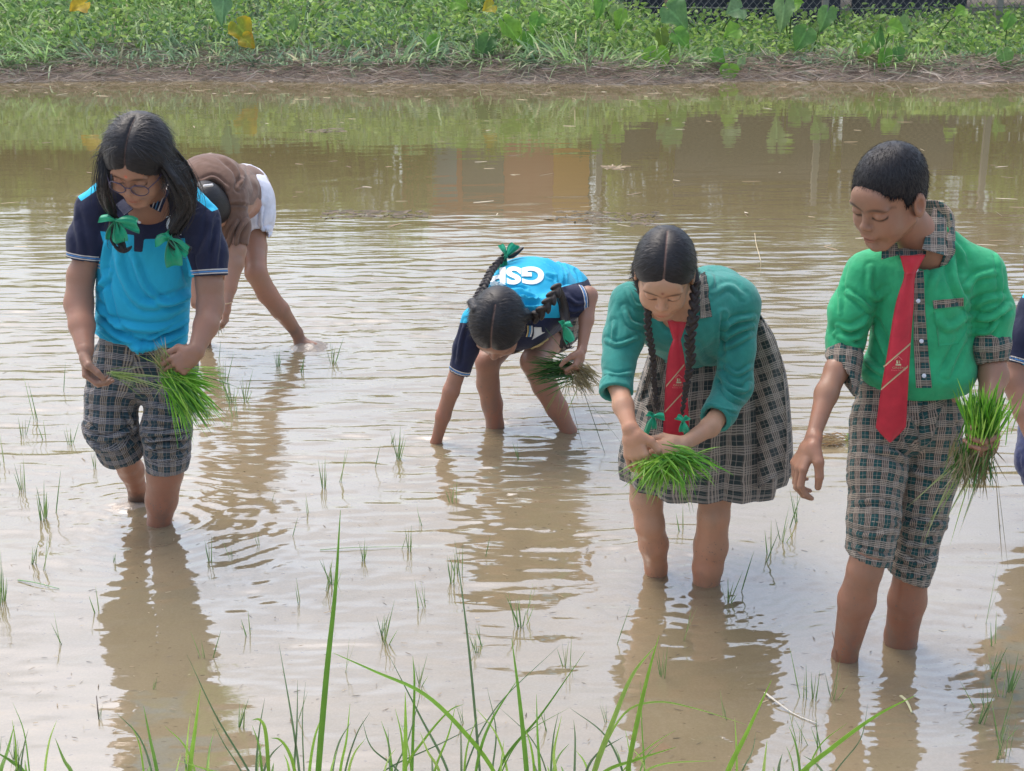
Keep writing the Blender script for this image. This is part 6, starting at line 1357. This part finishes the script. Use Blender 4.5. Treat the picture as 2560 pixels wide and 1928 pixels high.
# ================================================================== the person cut by the right edge of the photo
def edge_person():
    root = tag(empty('person', W(2640, 1400)), 'person in navy and blue polo leaning in behind the boy at the right edge', 'person')
    S = SDF(); H = Head(2640, 640, 4.25, -20, 40, 0, 1.05); H.build(S, 1.0, J(2665, 740, 4.42), .052)
    S.econe(J(2665, 780, 4.45), J(2680, 960, 4.6), .13, .12, (1, 0, 0), .09, .09, .03); limb(S, [(2585, 775, 4.42, 74), (2545, 900, 4.38, 64), (2535, 950, 4.36, 62), (2560, 1030, 4.30, 50), (2584, 1100, 4.24, 38)]); limb(S, [(2760, 790, 4.42, 74), (2790, 950, 4.36, 60), (2740, 1090, 4.22, 38)])
    hand(S, J(2587, 1108, 4.235), (.4, -.3, -.9), (.8, .3, 0), 1, .17); hand(S, J(2737, 1096, 4.215), (-.4, -.3, -.9), (-.8, .3, 0), -1, .17)
    limb(S, [(2630, 1080, 4.55, 110), (2622, 1260, 4.42, 80), (2630, 1370, 4.45, 74), (2634, 1420, 4.46, 50)]); limb(S, [(2730, 1080, 4.55, 110), (2735, 1260, 4.42, 80), (2730, 1370, 4.45, 74), (2730, 1420, 4.46, 50)])
    skin_mesh(S, root, SKIN['f'], [H], h=.008, hf=.0045)
    HS = hair_cap(H, 'back', True, .013); V, Q = HS.mesh(.006); mesh_obj('hair', V, Q, MHAIR, root, attrs={'uvw': hair_uv(V, H, 'back')})
    T = SDF()
    limb(T, [(2592, 775, 4.42, 96), (2566, 840, 4.40, 86), (2544, 915, 4.375, 76)], .03); limb(T, [(2755, 790, 4.42, 96), (2775, 900, 4.38, 76)], .03); p = J(2545, 912, 4.375); ax = nrm(p - J(2572, 830, 4.40)); T.plane_cut(p, ax, p - .08, p + .08, .002); T.cone(p - ax * .012, p + ax * .07, .041, .042, .003, True); T.econe(J(2660, 790, 4.46), J(2682, 960, 4.58), .145, .150, (1, 0, 0), .115, .12, .02); T.cone(J(2606, 775, 4.42), J(2745, 785, 4.42), .055, .06, .03)
    cloth_mesh(T, root, 'polo_shirt', M_POLO, .006, [(.004, (.05, .05, .07), 81)], attr=sleeve_attr([(2552, 918), (2600, 860), (2760, 860), (2790, 1100), (2545, 1100)], [[(2552, 680), (2620, 700), (2600, 740), (2556, 745)]], [(p, ax, .07)]))
    P = SDF(); P.econe(J(2680, 970, 4.58), J(2680, 1060, 4.55), .15, .155, (1, 0, 0), .11, .12, .03); limb(P, [(2625, 1080, 4.52, 150), (2612, 1150, 4.46, 132), (2614, 1195, 4.44, 112)], .03); limb(P, [(2735, 1080, 4.52, 150), (2740, 1200, 4.44, 120)], .03); cloth_mesh(P, root, 'shorts', M_NAVY2, .008, [(.007, (.04, .04, .04), 83)])
edge_person()
# ================================================================== rice seedlings set out in the water
def seedling_mesh(n, seed, lean=0.0):
    r = np.random.default_rng(seed); a = r.uniform(0, 6.28, n); rad = r.uniform(.0, .012, n)
    B = np.stack([np.cos(a) * rad, np.sin(a) * rad, np.full(n, -.03)], 1); D = np.stack([r.normal(lean, .16, n), r.normal(0, .14, n), np.ones(n)], 1)
    V, Q, T = blades(B, D, r.uniform(.085, .15, n), r.uniform(.0022, .0040, n), r.uniform(-.02, .10, n), 5, np.tile([1.0, .2, 0], (n, 1)) + r.normal(0, .4, (n, 3)), tipw=.1, midw=.4)
    c = np.array([(.17, .30, .10), (.24, .38, .12), (.13, .24, .08), (.30, .37, .16)])[r.integers(0, 4, n)] * r.uniform(.75, 1.2, (n, 1))
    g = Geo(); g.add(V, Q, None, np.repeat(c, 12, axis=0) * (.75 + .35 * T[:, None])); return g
PROTO = [seedling_mesh(n, 200 + i, l).build('rice_seedling', MSEED) for i, (n, l) in enumerate([(3, 0), (4, .1), (5, 0), (6, .05), (2, .3), (7, 0), (4, -.25), (1, .25), (2, 0), (9, .1)])]
SPOTS = [(80, 905, 85), (133, 845, 60), (98, 945, 45), (150, 960, 40), (48, 940, 40), (8, 1000, 70), (50, 1060, 60), (115, 1110, 90), (95, 1120, 60), (67, 1220, 60), (92, 1230, 60), (5, 1300, 80), (135, 1390, 55), (213, 1320, 60), (205, 1010, 34),
         (480, 830, 60), (500, 870, 60), (650, 805, 50), (602, 790, 30), (718, 785, 45), (470, 775, 40), (510, 900, 60), (527, 868, 55), (700, 1055, 60), (733, 1040, 60), (667, 1110, 50), (806, 1010, 50), (860, 990, 50), (845, 958, 30),
         (912, 1135, 35), (560, 1180, 35), (628, 1160, 45), (455, 1215, 50), (500, 1205, 34), (785, 1210, 35), (865, 1190, 40), (885, 1190, 50), (705, 1275, 60), (718, 1262, 50), (648, 1300, 60), (540, 1370, 60), (905, 1312, 70), (918, 1310, 50), (822, 1370, 60),
         (830, 1392, 70), (743, 1450, 60), (440, 1420, 50), (455, 1422, 60), (515, 1570, 85), (640, 1560, 60), (980, 1090, 50), (1045, 1200, 50), (978, 1260, 60), (992, 1240, 60), (1040, 1392, 50), (1030, 1408, 40), (1125, 1352, 70), (1135, 1325, 55), (1225, 1440, 60), (1238, 1462, 50),
         (1475, 1145, 60), (1700, 1142, 80), (1722, 1130, 80), (1690, 1172, 60), (1650, 1215, 70), (1665, 1195, 80), (1596, 1275, 90), (1572, 1300, 55), (1330, 1392, 80), (1475, 1380, 60), (1432, 1462, 60), (1738, 1505, 90), (1760, 1512, 60), (1800, 1512, 70), (1770, 1620, 80), (1728, 1602, 60),
         (2125, 1345, 110), (2150, 1392, 80), (2140, 1462, 90), (2166, 1502, 80), (2182, 1490, 60), (2112, 1562, 90), (2150, 1642, 110), (2172, 1632, 110), (2160, 1602, 80), (2128, 1532, 70), (330, 1490, 34), (212, 1552, 34), (1120, 990, 40), (425, 745, 30), (30, 1640, 40), (245, 1215, 30), (585, 1085, 26), (1905, 1120, 30), (1570, 1555, 50), (1310, 1560, 45), (1180, 1575, 50), (1000, 1560, 45), (905, 1480, 50), (1860, 1330, 28)]
def zone(x, y):
    x *= 1.1573; y *= 1.1573
    if x < 300: return 'thin rice seedling in the water at the far left, beside the girl with glasses' if y < 1480 else 'thin rice seedling in the brown reflection near the lower left corner'
    if x < 1050 and y < 1120: return 'thin rice seedling in the water just below the stooping person in brown'
    if x < 780: return 'thin rice seedling just right of the legs of the girl with glasses'
    if x < 1150 and y < 1430: return 'thin rice seedling in open water between the two girls in blue polos'
    if x < 1480 and y < 1460: return 'thin rice seedling in the brown reflection below the girl bent double'
    if x < 1480: return 'thin rice seedling rising behind the tall foreground grass, lower middle'
    if x < 1800 and y < 1460: return 'thin rice seedling in the water close to the legs of the girl in teal'
    if x < 2100 and y < 1560: return 'thin rice seedling in the water between the skirt and the boy'
    if x < 2120: return 'thin rice seedling in the brown reflection of the girl in teal'
    return 'rice seedling in the ragged row at the lower right edge'
rs = np.random.default_rng(77)
for i, (x, y, h) in enumerate(SPOTS):
    p = W(x * 1.1573, y * 1.1573); L = h * 1.38 * mpp(p); k = int(rs.integers(0, len(PROTO)))
    src = PROTO[k]; o = src.copy() ; COL.objects.link(o); o.location = (p[0], p[1], 0); o.rotation_euler = (0, 0, rs.uniform(-.6, .6)); s_ = L / .095; o.scale = (min(s_, 1.2), min(s_, 1.2), s_); tag(o, zone(x, y), 'seedling', 'rice seedlings standing in the water')
for o in PROTO: bpy.data.objects.remove(o)
# ---- the bundle left floating between the girl in teal and the boy
c = W(2125, 1106); c[2] = .012
seedlings('seedling_bundle', 'loose bundle of seedlings with tan roots floating in the water behind the boy', c,
          [('leaves', 120, c, (.010, .018, .010), (1, .1, .22), (.1, .20, .14), (.08, .20), .0045, .05, LG), ('roots', 130, c + [-.05, -.01, .0], (.035, .022, .010), (-1, -.1, .12), (.4, .4, .30), (.04, .10), .0036, .2, [(.45, .33, .18), (.32, .22, .12), (.50, .40, .26), (.40, .22, .10)])])
# ---- tall grass on the near bund, traced blade by blade: base, (mid), tip, width px, Y
def big_blade(g, pts, w, Y0, Y1, col, below=True):
    P = [np.array(p, float) for p in pts]; n = len(P); W3 = [J(p[0], p[1], Y0 + (Y1 - Y0) * i / (n - 1)) for i, p in enumerate(P)]
    d = nrm(W3[0] - W3[1]); W3 = [W3[0] + d * .16 * np.array([.6, .6, 1.2])] + W3 if below else W3
    C = spline(W3, 26); m_ = len(C); T = np.gradient(C, axis=0); t = np.linspace(0, 1, m_); wd = w * mpp(C[m_ // 2]) * np.where(t < .35, .75 + .25 * t / .35, 1 - .93 * ((t - .35) / .65) ** 1.6) * .5
    sd = np.cross(T, CAM - C); sd /= np.linalg.norm(sd, axis=1, keepdims=True); nn = np.cross(sd, T); nn /= np.linalg.norm(nn, axis=1, keepdims=True)
    tw = rng.uniform(-.5, .5); s2 = sd * math.cos(tw) + nn * math.sin(tw)
    V = np.stack([C - s2 * wd[:, None], C - nn * wd[:, None] * .45, C + s2 * wd[:, None]], 1).reshape(-1, 3)
    Q = [(3 * j + k, 3 * j + k + 1, 3 * j + k + 4, 3 * j + k + 3) for j in range(m_ - 1) for k in (0, 1)]
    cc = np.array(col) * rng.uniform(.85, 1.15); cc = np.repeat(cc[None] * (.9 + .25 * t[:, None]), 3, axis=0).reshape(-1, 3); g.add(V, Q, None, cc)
GA, GB, GC, GD = (.13, .30, .04), (.22, .42, .05), (.12, .20, .10), (.32, .50, .10)
TUFTS = [('grass tuft at the lower left corner with short broken blades', [([(60, 1935), (30, 1905), (-14, 1878)], 12, 2.5, GA), ([(0, 1940), (18, 1880), (36, 1812)], 11, 2.5, GA), ([(182, 1940), (160, 1900), (138, 1846)], 10, 2.5, GA), ([(48, 1940), (44, 1850)], 5, 2.5, GC), ([(66, 1935), (62, 1900)], 7, 2.5, GA), ([(-5, 1935), (4, 1840)], 5, 2.55, GC)]),
         ('grass tuft with blades leaning right over the brown reflection of the girl with glasses', [([(394, 1938), (376, 1850), (359, 1766)], 10, 2.5, GA), ([(474, 1938), (487, 1830), (501, 1722)], 12, 2.45, GB), ([(640, 1965), (540, 1790), (467, 1636)], 6, 2.6, GC), ([(372, 1940), (374, 1915)], 12, 2.4, GA), ([(600, 1950), (520, 1925), (440, 1900)], 6, 2.4, GD), ([(440, 1945), (452, 1885)], 6, 2.4, GD), ([(520, 1940), (524, 1880)], 6, 2.4, GB), ([(610, 1945), (560, 1860), (530, 1800)], 4, 2.6, GC)]),
         ('grass tuft holding the tallest upright blade, left of centre', [([(792, 1990), (815, 1700), (838, 1480), (851, 1276)], 16, 2.35, GA), ([(672, 1935), (664, 1830), (650, 1800), (630, 1800)], 11, 2.4, GB), ([(738, 1935), (722, 1880), (700, 1850), (676, 1845)], 9, 2.4, GB), ([(750, 1945), (730, 1800), (697, 1608)], 7, 2.5, GC), ([(640, 1935), (648, 1830), (662, 1745)], 6, 2.5, GC), ([(735, 1935), (742, 1820), (744, 1700)], 6, 2.5, GC), ([(760, 1930), (756, 1800), (764, 1705)], 4, 2.55, GC), ([(850, 1935), (866, 1850), (875, 1760)], 7, 2.45, GB), ([(860, 1945), (890, 1840), (925, 1780)], 5, 2.5, GC), ([(826, 1940), (842, 1875)], 7, 2.4, GB)]),
         ('grass tuft with a long blade arching over to the left, in the middle', [([(1240, 1940), (1160, 1830), (1060, 1735), (940, 1680), (832, 1632)], 13, 2.4, GB), ([(1012, 1935), (1014, 1830), (1013, 1730)], 13, 2.4, GB), ([(1120, 1930), (1050, 1790), (972, 1638)], 7, 2.55, GC), ([(1010, 1930), (1060, 1850), (1120, 1780), (1160, 1760)], 7, 2.45, GB), ([(985, 1935), (1020, 1850), (1060, 1700)], 5, 2.5, GC), ([(975, 1935), (970, 1820)], 6, 2.5, GC), ([(1030, 1935), (1036, 1720), (1032, 1640)], 8, 2.5, GA), ([(1000, 1935), (930, 1870), (905, 1800)], 5, 2.55, GC), ([(1100, 1935), (1070, 1880), (1050, 1830)], 8, 2.4, GD), ([(1085, 1935), (1120, 1840), (1140, 1760)], 6, 2.5, GB), ([(950, 1935), (1100, 1860), (1240, 1790)], 4, 2.5, GC), ([(1160, 1938), (1170, 1860), (1195, 1790)], 6, 2.45, GB)]),
         ('grass tuft with tall thin grey green blades crossing, right of the middle', [([(1200, 1940), (1180, 1700), (1160, 1520), (1137, 1350)], 7, 2.5, GC), ([(1195, 1900), (1230, 1800), (1300, 1690)], 8, 2.4, GA), ([(1165, 1920), (1240, 1770), (1400, 1612)], 5, 2.5, GC), ([(1318, 1950), (1300, 1760), (1279, 1596)], 13, 2.35, GA), ([(1350, 1945), (1344, 1840), (1341, 1736)], 8, 2.4, GA), ([(1260, 1900), (1350, 1790), (1462, 1630)], 7, 2.45, GA), ([(1390, 1945), (1385, 1880), (1404, 1790)], 9, 2.4, GD), ([(1436, 1945), (1438, 1850), (1434, 1800)], 6, 2.4, GC), ([(1230, 1940), (1240, 1830), (1218, 1720)], 5, 2.5, GC), ([(1250, 1945), (1260, 1850)], 7, 2.4, GB), ([(1370, 1945), (1330, 1850), (1250, 1770)], 4, 2.5, GC)]),
         ('grass tuft with two broad bright blades meeting at the tip below the girl in teal', [([(1480, 1950), (1530, 1810), (1580, 1690), (1641, 1612)], 15, 2.35, GD), ([(1566, 1950), (1594, 1800), (1622, 1680), (1648, 1588)], 14, 2.35, GB), ([(1500, 1900), (1560, 1785), (1640, 1755), (1740, 1772), (1866, 1812)], 6, 2.45, GD), ([(1505, 1935), (1590, 1900), (1690, 1868)], 9, 2.4, GB), ([(1612, 1940), (1606, 1840), (1600, 1700)], 5, 2.5, GA), ([(1600, 1945), (1660, 1910), (1790, 1902)], 6, 2.4, GD), ([(1545, 1945), (1620, 1870), (1690, 1825)], 4, 2.5, GB)]),
         ('grass tuft with a stiff bright blade leaning right, below the boy', [([(1812, 1950), (1868, 1830), (1929, 1700)], 14, 2.35, GB), ([(1908, 1945), (1912, 1900), (1918, 1850)], 8, 2.4, GD), ([(1985, 1955), (2080, 1870), (2190, 1790), (2290, 1738)], 12, 2.35, GB), ([(1850, 1945), (1880, 1880), (1890, 1830)], 4, 2.5, GC), ([(2080, 1945), (2150, 1850), (2170, 1760)], 4, 2.6, GC)])]
for lab, bl in TUFTS:
    b0 = J(bl[0][0][0][0], 1990, 2.42); b0[2] = .1; root_b = Geo()
    for pts, w, Y, col in bl: big_blade(root_b, pts, w, Y, Y - .12, col)
    xs_ = [q[0][0][0] for q in bl]
    for k in range(7):
        bx = rng.uniform(min(xs_) - 25, max(xs_) + 25); hh = rng.uniform(25, 190) ; ln = rng.normal(0, .45) * hh
        big_blade(root_b, [(bx, 1945), (bx + ln * .35, 1945 - hh * .6), (bx + ln, 1945 - hh)], rng.uniform(3.5, 8), 2.4 + rng.uniform(0, .15), 2.35, (GA, GB, GC, GD)[k % 4])
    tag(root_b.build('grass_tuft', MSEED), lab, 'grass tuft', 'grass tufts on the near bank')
# ---- bits afloat
def floaters(spec, seed, name, mt=None):
    r = np.random.default_rng(seed); g = Geo()
    for n, xr, yr, L, w, cols in spec:
        x = r.uniform(*xr, n); y = r.uniform(*yr, n); P = np.array([W(a, b) for a, b in zip(x, y)]); P[:, 2] = .0035; a = r.normal(0, .8, n)
        D = np.stack([np.cos(a), np.sin(a), r.normal(0, .04, n)], 1); V, Q, T = blades(P, D, r.uniform(*L, n), r.uniform(*w, n), r.uniform(-.06, .06, n), 3, np.stack([-np.sin(a), np.cos(a), .3 * np.ones(n)], 1), tipw=.4)
        c = np.array(cols)[r.integers(0, len(cols), n)] * r.uniform(.7, 1.2, (n, 1)); g.add(V, Q, None, np.repeat(c, 8, axis=0))
    return g.build(name, MSTRAW)
TAN = [(.42, .34, .22), (.30, .22, .13), (.20, .15, .09)]; DK = [(.10, .08, .05), (.16, .12, .08)]
tag(floaters([(520, (0, 2560), (1150, 1928), (.005, .025), (.0012, .0032), TAN + DK + DK), (160, (0, 2560), (620, 1150), (.01, .05), (.002, .004), TAN), (110, (0, 2560), (230, 620), (.04, .16), (.006, .014), TAN + [(.5, .44, .34)]), (120, (800, 1060), (528, 545), (.03, .10), (.01, .02), DK), (70, (1380, 1560), (530, 560), (.03, .09), (.01, .02), DK), (50, (1560, 1640), (530, 565), (.03, .08), (.01, .02), DK),
               (40, (1500, 1560), (415, 425), (.03, .09), (.01, .02), TAN), (30, (760, 860), (322, 332), (.05, .1), (.01, .02), DK), (150, (0, 2560), (205, 250), (.05, .22), (.006, .014), TAN)], 91, 'floating_debris'), kind='stuff')
def one(name, label, cat, pts, w, col, z=.004):
    C = spline([W(*p, z) + [0, 0, dz] for (p, dz) in pts], 12); v, q, t = tube(C, np.linspace(w, w * .5, 12), 6, flat=.5); g = Geo(); g.add(v, q, t, col); tag(g.build(name, MSTRAW), label, cat)
one('straw_stalk', 'pale curled straw stalk floating between the reflections, lower right', 'straw', [((1912, 1735), .004), ((1940, 1760), .008), ((1985, 1785), .0), ((2042, 1812), .004)], .0035, (.62, .56, .46))
one('straw_stalk', 'short pale split straw floating right of the stiff grass blade tip', 'straw', [((2252, 1745), .006), ((2266, 1762), .010), ((2280, 1782), .0)], .005, (.55, .52, .30))
one('dry_stalk', 'thin bent dry stalk sticking up from the water behind the girl in teal', 'stalk', [((1902, 668), -.02), ((1900, 666), .04), ((1888, 650), .10), ((1884, 640), .14)], .0035, (.50, .42, .28))
one('twig', 'thin brown twig poking out of the water in front of the feet of the boy', 'twig', [((2090, 1655), -.02), ((2088, 1650), .03), ((2076, 1640), .075)], .0018, (.20, .09, .05))
one('straw_stalk', 'green grass stem lying flat on the water right of the girl with glasses', 'straw', [((800, 1375), 0), ((880, 1372), .004), ((1030, 1366), .0)], .0022, (.22, .34, .14))
one('straw_stalk', 'short green stem lying flat on the water at the left edge', 'straw', [((45, 1450), 0), ((90, 1460), .004), ((148, 1472), 0)], .003, (.18, .32, .14))
one('twig', 'dark stub standing in the brown reflection near the lower left', 'twig', [((246, 1795), -.02), ((246, 1790), .02), ((244, 1770), .035)], .0022, (.08, .06, .05))
